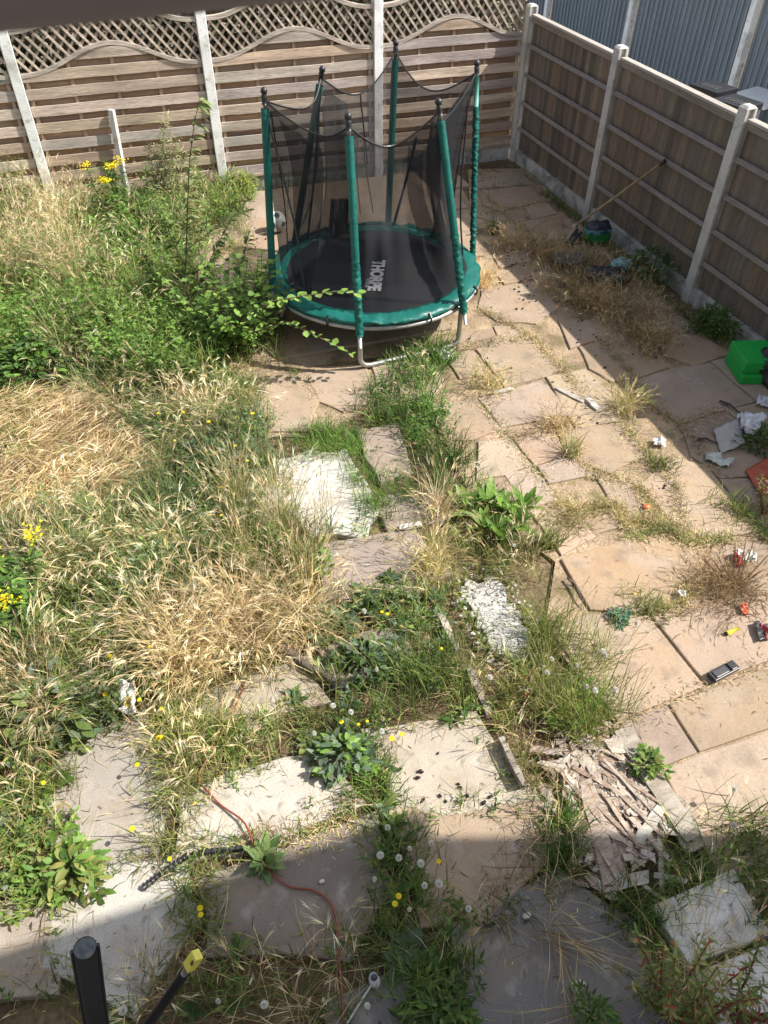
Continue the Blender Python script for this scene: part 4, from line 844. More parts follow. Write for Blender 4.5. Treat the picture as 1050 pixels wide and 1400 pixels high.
# ------------------------------------------------------------------ grass and weeds nobody could count
dry, grn, hrb, jnt = VB(), VB(), VB(), VB()
A_LUSH = [(20, 360), (120, 320), (220, 320), (270, 380), (290, 440), (300, 500), (300, 540), (230, 530), (120, 500), (0, 500), (0, 400)]
A_TOPL = [(0, 300), (70, 280), (150, 285), (160, 340), (130, 410), (0, 420)]
A_TOPM = [(60, 285), (210, 262), (310, 262), (330, 290), (280, 330), (200, 340), (100, 330)]
A_MIX = [(90, 500), (240, 520), (350, 520), (350, 590), (250, 640), (190, 620), (120, 560)]
A_GOLD = [(-20, 560), (100, 545), (185, 590), (200, 650), (120, 705), (-20, 725)]
A_HERB = [(215, 580), (350, 560), (385, 640), (330, 740), (225, 760), (190, 690)]
A_STALK = [(325, 690), (400, 690), (450, 740), (445, 815), (370, 820), (320, 770)]
A_CLUMP = [(200, 860), (300, 830), (425, 835), (432, 890), (330, 930), (230, 950), (195, 920)]
A_LEFT = [(0, 760), (110, 730), (215, 740), (330, 770), (330, 830), (200, 870), (190, 960), (110, 1020), (0, 1050)]
A_LL = [(-40, 1040), (80, 1025), (76, 1100), (95, 1180), (120, 1230), (70, 1262), (-40, 1260)]
A_STRIP = [(190, 985), (250, 960), (320, 990), (300, 1040), (262, 1080), (258, 1160), (205, 1178), (232, 1065)]
A_MID = [(425, 835), (470, 810), (560, 800), (600, 790), (620, 850), (640, 940), (620, 985), (520, 990), (470, 1030), (430, 980), (440, 930), (550, 905), (545, 855), (445, 880)]
A_LOW = [(455, 1010), (515, 990), (515, 1020), (545, 1090), (530, 1115), (490, 1100)]
A_FLOW = [(510, 1130), (545, 1115), (590, 1200), (636, 1270), (640, 1400), (560, 1400), (535, 1310), (525, 1230)]
A_BOT = [(150, 1400), (180, 1360), (240, 1290), (300, 1290), (460, 1295), (530, 1235), (560, 1330), (480, 1372), (440, 1400)]
A_DAND = [(728, 860), (760, 850), (820, 880), (850, 980), (800, 1005), (740, 1000), (700, 960), (735, 920)]
A_DOCK = [(612, 690), (660, 660), (715, 690), (732, 770), (760, 850), (735, 870), (690, 780), (625, 770)]
A_G1 = [(400, 600), (455, 572), (490, 600), (520, 660), (532, 715), (500, 732), (478, 640), (420, 622)]
A_G2 = [(490, 560), (540, 500), (615, 470), (620, 500), (590, 545), (640, 640), (650, 690), (610, 700), (585, 650), (550, 580), (510, 580)]
A_G3 = [(500, 660), (600, 640), (610, 680), (530, 690)]
A_BR = [(690, 1250), (760, 1205), (860, 1250), (960, 1310), (1000, 1400), (880, 1400), (850, 1300), (780, 1260)]
A_BRS = [(880, 1180), (1060, 1100), (1100, 1200), (1050, 1290), (1000, 1190), (900, 1240)]
A_MID2 = [(630, 930), (690, 900), (740, 920), (730, 1000), (770, 1080), (730, 1100), (690, 1010)]
A_DEADG = [(640, 1200), (700, 1150), (780, 1120), (800, 1200), (760, 1240), (680, 1270)]
A_FAR = [(225, 270), (330, 268), (340, 300), (300, 330), (230, 330)]
JUNGLE = [(-60, 300), (210, 262), (330, 290), (385, 440), (385, 520), (345, 560), (330, 620), (385, 640), (450, 740), (450, 815), (432, 890), (240, 955), (185, 985), (104, 1022), (74, 1082), (85, 1180), (-60, 1260)]
sp_grass(grn, scatter(JUNGLE, 700, clump=60, sig=.07), h=(.08, .3), pal=GREEN+YGREEN+BLUEG[:1], w=.004); sp_lying(dry, scatter(JUNGLE, 500), pal=STRAW+BROWN, L=(.1, .3), zz=(0, .08))
# a fringe of grass closing over the edges of every loose slab
for q, c_, l_ in CON:
    n = int(170*sum((at(*q[i])-at(*q[(i+1) % len(q)])).length for i in range(len(q)))); P_ = along(q+[q[0]], n, .04)
    sp_grass(grn, P_[:int(n*.65)], h=(.03, .11), pal=GREEN+YGREEN+DEEP[:1], curve=(.4, 2.2), w=.0032); sp_lying(dry, P_[int(n*.65):int(n*.85)], pal=STRAW+BROWN, L=(.06, .2), w=.0025, zz=(0, .03)); sp_forb(hrb, P_[::38], h=(.04, .12), pal=GREEN+DEEP+BLUEG[:1], ll=(.02, .04), m=7)
# straw litter on every bare bit of soil in the jungle
for A in (A_LUSH, A_TOPL, A_TOPM, A_MIX, A_HERB, A_STALK, A_CLUMP, A_LEFT, A_LL, A_STRIP, A_MID, A_LOW, A_FLOW, A_BOT):
    sp_lying(dry, scatter(A, 500), pal=STRAW+BROWN, L=(.1, .3), zz=(0, .05))
# lush green
sp_forb(hrb, scatter(A_LUSH, 260, clump=14, sig=.07), h=(.2, .6), pal=[(.15, .25, .05), (.19, .29, .07)]+LUSH, ll=(.04, .09), m=12)
sp_grass(grn, scatter(A_LUSH, 1900, clump=50, sig=.06), h=(.18, .52), pal=LUSH+YGREEN[:1], curve=(.3, 1.6))
sp_straw(dry, scatter(A_LUSH, 120, clump=12), pal=STRAW+YGREEN, h=(.35, .62))
sp_rosette(hrb, scatter(A_LUSH, 22), m=9, ll=(.12, .24), lw=.4, pal=DEEP+LUSH)
# top left: feathery straw over green
sp_straw(dry, scatter(A_TOPL, 620, clump=40, sig=.07), h=(.35, .68), pal=STRAW+PALE[:1], head=PALE, curve=(.3, 1.2))
sp_grass(grn, scatter(A_TOPL, 1900, clump=40, sig=.07), h=(.2, .5), pal=GREEN+YGREEN)
sp_straw(dry, scatter(A_TOPM, 150, clump=14), h=(.2, .45)); sp_grass(grn, scatter(A_TOPM, 1500, clump=40, sig=.06), h=(.12, .45), pal=GREEN+YGREEN)
sp_forb(hrb, scatter(A_TOPM, 130, clump=10), h=(.2, .5), pal=GREEN+DEEP+LUSH, ll=(.04, .08))
# mixed middle
sp_straw(dry, scatter(A_MIX, 420, clump=40, sig=.07), h=(.2, .45), pal=STRAW+BROWN[:1], curve=(.4, 1.6))
sp_grass(grn, scatter(A_MIX, 1500, clump=44, sig=.06), h=(.1, .34), pal=GREEN+BLUEG+YGREEN)
sp_forb(hrb, scatter(A_MIX, 150, clump=10), h=(.12, .34), pal=GREEN+DEEP)
# golden flattened straw
sp_grass(grn, scatter(A_GOLD, 260, clump=40, sig=.05), h=(.06, .2), pal=GREEN+YGREEN)
sp_lying(dry, scatter(A_GOLD, 4600, clump=60, sig=.09), pal=GOLD+STRAW[:1]+BROWN[:1], lean=-1.2, L=(.10, .32), zz=(.0, .14))
sp_lying(dry, scatter(A_GOLD, 1600), pal=PALE+GOLD, lean=-.7, L=(.08, .24), zz=(.08, .18))
sp_straw(dry, scatter(A_GOLD, 120, clump=14), h=(.2, .4), pal=GOLD, curve=(.9, 2.), lean=-1.2)
sp_rosette(hrb, np.array([at(18, 606), at(38, 622), at(62, 430)]), m=7, ll=(.10, .17), lw=.42, pal=LUSH)
# grey green herbs with small yellow flowers
sp_forb(hrb, scatter(A_HERB, 520, clump=14, sig=.08), h=(.12, .32), pal=BLUEG+GREEN, m=11, ll=(.02, .05))
sp_grass(grn, scatter(A_HERB, 2600, clump=22), h=(.12, .34), pal=BLUEG+GREEN+YGREEN[:1]); sp_straw(dry, scatter(A_HERB, 170, clump=10), h=(.25, .45), pal=STRAW+YGREEN)
# upright stalks
sp_straw(dry, scatter(A_STALK, 1000, clump=40, sig=.045), h=(.35, .62), pal=STRAW+YGREEN[:1], base=YGREEN, curve=(.02, .4), el=(1.3, 1.56), hw=.006)
sp_grass(grn, scatter(A_STALK, 900), h=(.12, .35), pal=GREEN+YGREEN)
# the big straw clump
sp_straw(dry, scatter(A_CLUMP, 2600, clump=70, sig=.055), h=(.28, .56), pal=GOLD+STRAW, head=PALE+STRAW[:2], curve=(.2, 1.2), hw=.006)
sp_lying(dry, scatter(A_CLUMP, 900), pal=STRAW, zz=(.05, .3)); sp_grass(grn, scatter(A_CLUMP, 700, clump=40), h=(.15, .42), pal=YGREEN+GREEN)
# left lower mix
sp_straw(dry, scatter(A_LEFT, 640, clump=46, sig=.06), h=(.25, .52), pal=STRAW+GOLD, curve=(.4, 1.7), head=PALE, hl=(.04, .08))
sp_grass(grn, scatter(A_LEFT, 2400, clump=60, sig=.06), h=(.14, .42), pal=GREEN+YGREEN+BLUEG[:1]); sp_forb(hrb, scatter(A_LEFT, 190, clump=12), h=(.14, .4), pal=GREEN+BLUEG)
sp_straw(dry, scatter([(-30, 900), (50, 880), (80, 1000), (-30, 1040)], 1200, clump=20), h=(.3, .5), pal=STRAW, curve=(.1, .6))
sp_rosette(hrb, scatter(A_LEFT, 26), m=9, ll=(.10, .2), lw=.4, pal=BLUEG+GREEN)
# left bottom: fresh weeds
sp_forb(hrb, scatter(A_LL, 230, clump=10, sig=.07), h=(.08, .26), pal=LUSH+GREEN+YGREEN[:1], ll=(.03, .07), m=9)
sp_grass(grn, scatter(A_LL, 1900, clump=22), h=(.08, .26), pal=GREEN+YGREEN); sp_straw(dry, scatter(A_LL, 260, clump=14), h=(.15, .32), pal=STRAW+YGREEN)
sp_rosette(hrb, scatter(A_LL, 26), m=8, ll=(.08, .15), lw=.38, pal=LUSH+BLUEG)
# strips between slabs
sp_grass(grn, scatter(A_STRIP, 5200, clump=40, sig=.06), h=(.08, .24), pal=YGREEN+GREEN+STRAW[:1], curve=(.5, 2.)); sp_straw(dry, scatter(A_STRIP, 800, clump=14), h=(.12, .26), pal=STRAW+YGREEN)
sp_grass(grn, scatter([(270, 1000), (320, 985), (336, 1020), (290, 1038)], 4200), h=(.10, .22), pal=LUSH, curve=(.2, 1.))
for A, k in ((A_G1, 4200), (A_G3, 2200)): sp_grass(grn, scatter(A, k, clump=30, sig=.05), h=(.08, .24), pal=LUSH, curve=(.3, 1.5), w=.0035)
sp_grass(grn, scatter(A_G2, 2400, clump=24, sig=.06), h=(.12, .32), pal=LUSH+DEEP, curve=(.3, 1.4)); sp_forb(hrb, scatter(A_G2, 170, clump=10), h=(.12, .34), pal=DEEP+LUSH, ll=(.02, .055))
sp_straw(dry, scatter(A_G2, 90, clump=8), h=(.2, .36), pal=YGREEN+STRAW, hw=.006)
# middle weeds
sp_grass(grn, scatter(A_MID, 1500, clump=40, sig=.05), h=(.08, .26), pal=GREEN+DEEP+YGREEN[:1]); sp_forb(hrb, scatter(A_MID, 150, clump=9), h=(.07, .2), pal=BLUEG+DEEP+GREEN)
sp_rosette(hrb, scatter(A_MID, 60, clump=3, sig=.1), m=9, ll=(.05, .10), lw=.36, pal=DEEP+BLUEG+GREEN); sp_lying(dry, scatter(A_MID, 300), pal=STRAW+BROWN, L=(.1, .25), zz=(0, .04))
sp_grass(grn, scatter([(520, 850), (600, 840), (640, 930), (620, 970), (530, 960)], 2000, clump=26, sig=.07), h=(.12, .3), pal=GREEN+LUSH, w=.0032, curve=(.1, 1.))
sp_grass(grn, scatter(A_LOW, 3600, clump=40, sig=.05), h=(.08, .22), pal=GREEN+LUSH); sp_rosette(hrb, scatter(A_LOW, 45), m=9, ll=(.05, .10), lw=.32, pal=GREEN+BLUEG)
sp_grass(grn, scatter(A_FLOW, 3400, clump=40, sig=.05), h=(.08, .26), pal=DEEP+GREEN); sp_forb(hrb, scatter(A_FLOW, 120, clump=8), h=(.08, .22), pal=DEEP+GREEN); sp_rosette(hrb, scatter(A_FLOW, 40), m=9, ll=(.05, .10), lw=.3, pal=DEEP+GREEN)
sp_grass(grn, scatter(A_BOT, 2300, clump=40, sig=.05), h=(.05, .17), pal=GREEN+DEEP+YGREEN[:1]); sp_straw(dry, scatter(A_BOT, 260, clump=12), h=(.12, .28), pal=STRAW+BROWN, hw=.005); sp_rosette(hrb, scatter(A_BOT, 20), m=8, ll=(.04, .08), lw=.38, pal=DEEP+GREEN)
sp_lying(dry, scatter(A_BOT, 350), pal=STRAW+BROWN, L=(.1, .3), zz=(0, .05))
sp_grass(grn, scatter([(90, 1400), (60, 1340), (110, 1300), (150, 1400)], 1500), h=(.06, .16), pal=DEEP+YGREEN)
sp_grass(grn, scatter(A_MID2, 1500, clump=40, sig=.05), h=(.08, .22), pal=YGREEN+GREEN); sp_lying(dry, scatter(A_MID2, 1100), pal=STRAW+BROWN, L=(.1, .25), zz=(0, .06)); sp_straw(dry, scatter(A_MID2, 160, clump=10), h=(.12, .26), pal=STRAW+YGREEN)
sp_grass(grn, scatter([(740, 1110), (790, 1100), (800, 1180), (740, 1210)], 6500), h=(.10, .22), pal=DEEP+LUSH); sp_grass(grn, scatter([(830, 1225), (880, 1210), (910, 1300), (860, 1300)], 2600), h=(.08, .2), pal=DEEP+LUSH)
for A, k in (([(300, 990), (430, 965), (452, 1012), (440, 1034), (290, 1070)], 3200), ([(238, 1180), (292, 1190), (302, 1292), (248, 1292)], 5200), ([(170, 1172), (250, 1160), (345, 1150), (330, 1178), (240, 1188)], 4200), ([(610, 900), (650, 900), (690, 1000), (640, 985)], 3200)):
    sp_grass(grn, scatter(A, k, clump=24, sig=.04), h=(.05, .17), pal=GREEN+YGREEN+DEEP[:1], curve=(.5, 2.)); sp_lying(dry, scatter(A, 700), pal=STRAW+BROWN, L=(.06, .2), w=.0026, zz=(0, .05)); sp_forb(hrb, scatter(A, 90), h=(.04, .14), pal=GREEN+DEEP, ll=(.02, .05), m=7)
sp_grass(grn, scatter(A_DOCK, 1700, clump=26, sig=.05), h=(.08, .26), pal=GREEN+YGREEN, curve=(.2, 1.2), w=.0035); sp_straw(dry, scatter(A_DOCK, 260, clump=12), h=(.15, .32), pal=YGREEN+STRAW, hw=.005)
sp_grass(grn, along([(622, 792), (676, 780), (704, 818), (736, 872), (728, 914), (690, 900), (656, 876), (622, 792)], 520, .03), h=(.04, .15), pal=YGREEN+GREEN, curve=(.4, 2.))
for A, k in (([(700, 330), (760, 330), (800, 400), (760, 420), (715, 380)], 520), ([(760, 350), (870, 380), (930, 440), (900, 480), (800, 440)], 620), ([(850, 470), (930, 470), (920, 500), (870, 495)], 380)):
    sp_straw(dry, scatter(A, k, clump=24, sig=.05), h=(.10, .28), pal=STRAW+BROWN, head=STRAW, hw=.005, hl=(.02, .05)); sp_lying(dry, scatter(A, 320), pal=STRAW+BROWN, L=(.06, .22), w=.0026, zz=(0, .05))
A_BAND = [(-20, 735), (120, 715), (215, 690), (330, 735), (320, 790), (210, 840), (90, 820), (-20, 830)]
sp_grass(grn, scatter(A_BAND, 2200, clump=60, sig=.05), h=(.2, .5), pal=GREEN+BLUEG[:1]+DEEP[2:], curve=(.3, 1.4)); sp_forb(hrb, scatter(A_BAND, 160, clump=12), h=(.2, .48), pal=GREEN+DEEP+BLUEG, ll=(.03, .07), m=11)
sp_forb(hrb, scatter([(330, 700), (440, 720), (450, 800), (380, 830)], 150, clump=10), h=(.12, .4), pal=LUSH+GREEN, ll=(.04, .08), m=10)
sp_forb(hrb, scatter([(-20, 300), (90, 285), (110, 330), (-20, 370)], 90, clump=6), h=(.4, .85), pal=GREEN+YGREEN, ll=(.03, .07), m=14, lw=.25); sp_straw(dry, scatter([(-20, 320), (60, 290), (130, 340), (110, 410), (-20, 420)], 260, clump=30, sig=.05), h=(.45, .8), pal=STRAW+PALE, head=PALE)
sp_forb(hrb, scatter([(100, 310), (150, 300), (240, 320), (230, 350), (130, 345)], 260, clump=14), h=(.25, .55), pal=DEEP+LUSH, ll=(.04, .09), m=12)
A_OUT = [(-9.4, -8.4), (-6.3, -8.4), (-6.5, -.3), (-9.4, -.3)]      # the same wilderness goes on to the left of the frame
sp_grass(grn, scatter(A_OUT, 700, clump=60, sig=.08, world=True), h=(.12, .42), pal=GREEN+YGREEN, w=.005); sp_straw(dry, scatter(A_OUT, 160, clump=40, sig=.07, world=True), h=(.25, .5)); sp_forb(hrb, scatter(A_OUT, 60, clump=10, world=True), h=(.15, .45), pal=GREEN+LUSH)
# flattened dead grass over the dark slab
sp_lying(dry, scatter([(690, 1240), (740, 1230), (860, 1330), (880, 1400), (800, 1390), (700, 1290)], 800, clump=30, sig=.05), pal=BROWN+STRAW[:2], lean=-1.1, L=(.2, .45), w=.0028, zz=(.02, .10))
sp_straw(dry, scatter(A_DEADG, 420, clump=16), h=(.15, .34), pal=BROWN+STRAW, curve=(.8, 2.), head=BROWN+STRAW, hw=.005); sp_lying(dry, scatter(A_DEADG, 300), pal=BROWN+STRAW, L=(.15, .35))
# bottom right tangle
sp_straw(dry, scatter(A_BR, 520, clump=40, sig=.05), h=(.22, .46), pal=YGREEN+STRAW, head=STRAW, hw=.005, curve=(.2, 1.)); sp_forb(hrb, scatter(A_BR, 110, clump=8), h=(.12, .36), pal=GREEN+YGREEN, m=10, ll=(.02, .05), lw=.2); sp_grass(grn, scatter(A_BR, 1300, clump=40, sig=.05), h=(.08, .24), pal=GREEN+DEEP)
sp_grass(grn, scatter(A_BRS, 3000, clump=20), h=(.1, .28), pal=DEEP+GREEN); sp_straw(dry, scatter(A_BRS, 150, clump=10), h=(.18, .34), pal=STRAW+YGREEN, hw=.005); sp_forb(hrb, scatter(A_BRS, 60), h=(.1, .25), pal=DEEP+GREEN)
# by the back fence and under the trampoline edge
sp_grass(grn, scatter(A_FAR, 260, clump=14), h=(.06, .2), pal=YGREEN+GREEN); sp_straw(dry, scatter(A_FAR, 60, clump=8), h=(.15, .3))
for a, b, n in (((320, 262), (520, 232), 500), ((520, 232), (640, 215), 260), ((230, 280), (310, 262), 300)):
    sp_grass(grn, along([a, b], n, .07), h=(.05, .18), pal=GREEN+YGREEN)
sp_grass(jnt, scatter([(650, 240), (720, 236), (740, 252), (660, 262)], 1400, clump=20, sig=.05), h=(.03, .08), pal=DEEP+GREEN)
# joints of the patio: moss, grass, dry tufts
JL = [([(655, 545), (684, 585), (725, 636), (763, 682)], 260, GREEN+YGREEN, (.02, .07)), ([(700, 602), (760, 585), (790, 575)], 150, STRAW+BROWN, (.03, .1)), ([(764, 586), (790, 627), (815, 650), (860, 657)], 320, STRAW+YGREEN, (.03, .09)),
      ([(850, 580), (882, 622), (920, 660), (938, 735)], 420, YGREEN+STRAW+GREEN, (.03, .11)), ([(763, 690), (800, 700), (838, 690), (856, 716), (900, 712)], 700, STRAW+YGREEN, (.04, .12)), ([(860, 737), (911, 722), (938, 738), (1000, 738)], 520, YGREEN+GREEN, (.03, .1)),
      ([(874, 665), (900, 708), (940, 745)], 420, YGREEN+STRAW, (.03, .1)), ([(655, 420), (690, 440), (730, 462), (768, 506), (800, 540)], 520, STRAW+YGREEN, (.03, .1)), ([(620, 478), (680, 466), (728, 463)], 250, STRAW+YGREEN, (.02, .08)),
      ([(820, 462), (868, 518), (900, 560), (930, 580), (985, 650)], 420, BROWN+YGREEN, (.03, .1)), ([(930, 580), (992, 560)], 130, BROWN+STRAW, (.03, .07)), ([(652, 258), (690, 290), (700, 306), (730, 335)], 260, GREEN+STRAW, (.03, .1)),
      ([(430, 545), (416, 512)], 60, GREEN, (.02, .05)), ([(846, 986), (912, 962), (964, 938), (1050, 905)], 150, YGREEN+BROWN, (.01, .04)), ([(885, 840), (930, 825), (950, 800)], 320, YGREEN+STRAW, (.03, .11)), ([(1000, 690), (1045, 730), (1100, 780)], 300, DEEP+GREEN, (.04, .14)),
      ([(655, 293), (715, 283), (760, 274)], 200, GREEN+STRAW, (.02, .08)), ([(330, 1150), (430, 1140), (490, 1105)], 380, YGREEN+GREEN, (.02, .06)), ([(740, 260), (800, 310), (900, 400), (960, 450), (1010, 480)], 900, DEEP+GREEN, (.03, .14))]
for pl, n, pal, h in JL: sp_grass(jnt, along(pl, int(n*1.5), .028), h=h, pal=pal, curve=(.4, 2.2), w=.0035)
for pl, n in (([(690, 500), (740, 520)], 60), ([(880, 590), (960, 650)], 90), ([(640, 530), (660, 545)], 60), ([(940, 560), (1010, 600)], 60), ([(900, 500), (1000, 480)], 50), ([(820, 640), (900, 640)], 60)):
    sp_lying(jnt, along(pl, n, .09), pal=STRAW+BROWN, L=(.05, .2), w=.0022, zz=(0, .02))
lit = VB(); P_ = np.concatenate([scatter([(-20, 300), (700, 215), (1080, 560), (1150, 1160), (1080, 1420), (-40, 1420)], 70), scatter(A_MID2+[(690, 950)], 1500), *[along(pl, n*2, .05) for pl, n, _, _ in JL], scatter(HEAP, 5200), scatter(A_DEADG, 1600)]); n = len(P_); P_[:, 2] = U(.002, .010, n); c = pick(STRAW+BROWN+[(.12, .09, .06), (.45, .38, .3)], n, .3)
lit.ribbons(P_, U(0, 6.3, n), U(-.02, .08, n), 0, U(.006, .035, n), U(.0015, .005, n), 2, [.7, 1, .5], c, c, roll=U(-.3, .3, n)); tag(lit.build('litter', M_straw), kind='stuff')
tag(dry.build('dry_grass', M_straw), kind='stuff'); tag(grn.build('green_grass', M_leaf), kind='stuff'); tag(hrb.build('low_weeds', M_leaf), kind='stuff'); tag(jnt.build('joint_grass', M_leaf), kind='stuff')

# ------------------------------------------------------------------ plants one can tell apart
def plant(name, p, lab, cat, group=None): return empty(name, (p[0], p[1], 0), lab, cat, group)
def around(p, n, sig): q = np.tile(np.array([p[0], p[1], -.02]), (n, 1)); q[:, :2] += rng.normal(0, sig, (n, 2)); return q
# dry and green tufts rooted in the joints
TUFT = [((668, 528), 150, STRAW+YGREEN, (.08, .2), .09, 'dry yellowish tuft behind the small white wood strip on the patio'), ((762, 584), 110, GOLD+STRAW, (.08, .2), .06, 'golden dry tuft on the sunlit joint below the pale broken plank'),
 ((782, 622), 80, BLUEG+YGREEN+STRAW, (.14, .3), .025, 'grey green tuft with long arching blades on the sunlit patio'), ((852, 560), 150, STRAW+YGREEN, (.10, .26), .055, 'dry upright tuft on the edge of the fence shadow'),
 ((905, 636), 90, LUSH+YGREEN, (.06, .16), .06, 'fresh green tuft behind the slab with the shadow edge'), ((880, 832), 150, YGREEN+GREEN, (.06, .16), .08, 'low green tuft with a yellow flower at the lower edge of a big slab'),
 ((780, 716), 130, STRAW+YGREEN, (.06, .16), .08, 'faded tuft in front of a small flagstone on the patio'), ((750, 745), 110, YGREEN+GREEN, (.12, .26), .04, 'spiky green tuft leaning over the patio left of the biggest flagstone'),
 ((800, 410), 330, STRAW+BROWN, (.12, .3), .11, 'tall brown dry tuft on the fence side of the patio'), ((880, 462), 240, BROWN+STRAW, (.10, .24), .11, 'brown dead tuft fallen over the shaded flagstones'), ((700, 336), 190, STRAW+GOLD, (.10, .25), .09, 'dry tuft beside the right rear pole of the trampoline'),
 ((660, 388), 150, STRAW+GOLD, (.10, .24), .06, 'dry sunlit tuft against the right edge of the trampoline'), ((745, 345), 150, STRAW+BROWN, (.10, .2), .09, 'brown tuft in shade in front of the broom head'), ((676, 318), 70, GREEN+YGREEN, (.12, .34), .025, 'thin green weed growing right of the trampoline in shade'),
 ((812, 362), 200, BROWN+STRAW, (.08, .22), .12, 'brown tangle of grass around the round dark dish'), ((840, 425), 160, BROWN+STRAW, (.08, .2), .12, 'brown trodden tuft below the dark plastic bag'), ((600, 700), 90, STRAW+PALE, (.25, .45), .04, 'dead straw stalks with drooping heads in the middle of the path'), ((590, 780), 130, YGREEN+STRAW, (.22, .4), .06, 'yellow green upright stalks left of the peeling board'),
 ((405, 516), 40, GREEN, (.05, .12), .05, 'small green tuft on the tan slab in front of the sapling'), ((1010, 700), 120, GREEN+YGREEN, (.08, .22), .1, 'green tuft in the shade below the orange red tray')]
for (px, n, pal, h, sig, lab) in TUFT:
    p = at(*px); e = VB(); P_ = around(p, n, sig); straws = pal[0] in (STRAW[0], BROWN[0], GOLD[0])
    (sp_straw if (straws or 'stalks' in lab) else sp_grass)(e, P_, h=h, pal=pal, **({'hw': .006, 'curve': (.2, 1.3), 'hl': (.03, .07), 'head': pal} if (straws or 'stalks' in lab) else {'curve': (.3, 1.6)}))
    sp_grass(e, P_[:max(10, n//2)], h=(h[0]*.5, h[1]*.8), pal=pal, curve=(.5, 2.))
    tag(e.build('grass_tuft', M_straw if straws else M_leaf, origin=(p.x, p.y, 0)), lab, 'grass tuft')
# ragwort
def ragwort(p, hs, lab, dirs, n=9, spread=.14):
    r = plant('ragwort', p, lab, 'plant'); fo = VB(); st_ = MB(); fl = VB(); P_ = around(p, n, spread*.5)
    for i in range(n):
        az = random.uniform(0, 6.28); h = random.uniform(*hs); top = Vector(P_[i])+Vector((math.cos(az)*spread*.7+dirs[0], math.sin(az)*spread*.7+dirs[1], h)); b = Vector(P_[i])
        st_.tube([b, b.lerp(top, .5)+Vector((0, 0, .02)), top], [.005, .004, .003], (.10, .13, .05), 6)
        m = 60; t = U(.05, .95, m)[:, None]; B = np.array(b)*(1-t)+np.array(top)*t; c = pick(DEEP+LUSH, m)
        fo.ribbons(B, U(0, 6.3, m), U(-.1, .8, m), U(.3, 1.2, m), U(.05, .10, m), U(.012, .03, m), 4, [.4, 1, .5, .9, .05], c, c, fold=.3, roll=U(-.5, .5, m))
        if i % 2: continue
        fl = VB(); m = 44; B = np.array(top)+rng.normal(0, 1, (m, 3))*np.array([.034, .034, .012]); c = pick([(.80, .62, .015), (.86, .70, .03), (.70, .50, .01)], m)
        for q in range(2): fl.ribbons(B, U(0, 6.3, m), U(-.2, .6, m), U(0, .5, m), U(.010, .018, m), U(.008, .014, m), 2, [.6, 1, .3], c, c, roll=U(-.6, .6, m))
        fl.build('flower_head', M_leaf, r)
    fo.build('foliage', M_leaf, r); link('stem', st_, M_bark, r)
ragwort(at(176, 322), (.45, .80), 'yellow flowered weed standing tall in front of the white stake', (0, .0), 13, .16)
ragwort(at(46, 862), (.42, .58), 'yellow flowered weed at the left edge between straw patches', (.0, .05), 15, .22)
# the sapling whose branches cross the trampoline
sp_ = at(322, 478); sap = plant('sapling', sp_, 'bright green elm like sapling reaching its branches across the trampoline', 'sapling')
bw, lv = MB(), VB()
def branch(pts, r0, leaf=(.035, .06), lw=.6, step=.028, pal=LUSH, per=1):
    sm = []
    for i in range(len(pts)-1): sm += [pts[i].lerp(pts[i+1], k/6) for k in range(6)]
    sm.append(pts[-1]); n = len(sm); bw.tube(sm, [r0*(1-.8*i/n) for i in range(n)], (.11, .085, .055), 6)
    L = 0
    for i in range(n-1):
        a, b = sm[i], sm[i+1]; k = max(1, int((b-a).length/step)); f = i/n
        if f < .12: continue
        d = (b-a).normalized(); az = math.atan2(d.y, d.x)
        for q in range(k*per):
            P0 = a.lerp(b, q/k/per); s_ = 1 if (i+q) % 2 else -1; l_ = random.uniform(*leaf); c = pick(pal, 1)
            lv.ribbons(np.array([P0]), np.array([az+s_*random.uniform(.6, 1.4)]), np.array([random.uniform(-.2, .6)]), np.array([random.uniform(.2, .9)]), np.array([l_]), np.array([l_*lw*random.uniform(.8, 1.1)]), 5, LEAF[5], c*.95, c*1.1, fold=.22, roll=np.array([random.uniform(-.5, .5)]))
BR_ = [(.95, (.16, .27, .05))]
SPAL = [(.19, .31, .06), (.24, .37, .09), (.16, .27, .05)]
b0 = sp_.copy(); b0.z = -.02
branch([b0, at_y(332, 440, -3.75), at_y(372, 412, -3.95), at_y(420, 404, -4.1), at_y(462, 398, -4.2), at_y(496, 402, -4.22)], .010, pal=SPAL, leaf=(.06, .09), lw=.75, step=.024)
branch([b0, at_y(345, 455, -3.85), at_y(392, 440, -4.05), at_y(430, 458, -4.15), at_y(462, 474, -4.2), at_y(484, 487, -4.22)], .009, pal=SPAL, leaf=(.045, .07), lw=.75, step=.022)
for k in range(84):
    a = random.uniform(0, 6.28); h = random.uniform(.3, .8); e = Vector((math.cos(a)*random.uniform(.1, .36), math.sin(a)*random.uniform(.1, .36), h))
    s0 = b0+Vector((random.uniform(-.16, .30), random.uniform(-.15, .32), 0)); branch([s0, s0+e*.45+Vector((0, 0, .06)), s0+e], .006, pal=SPAL+LUSH, leaf=(.045, .08), lw=.68, step=.03, per=1)
link('stem', bw, M_bark, sap, smooth=True); lv.build('foliage', M_leaf, sap)
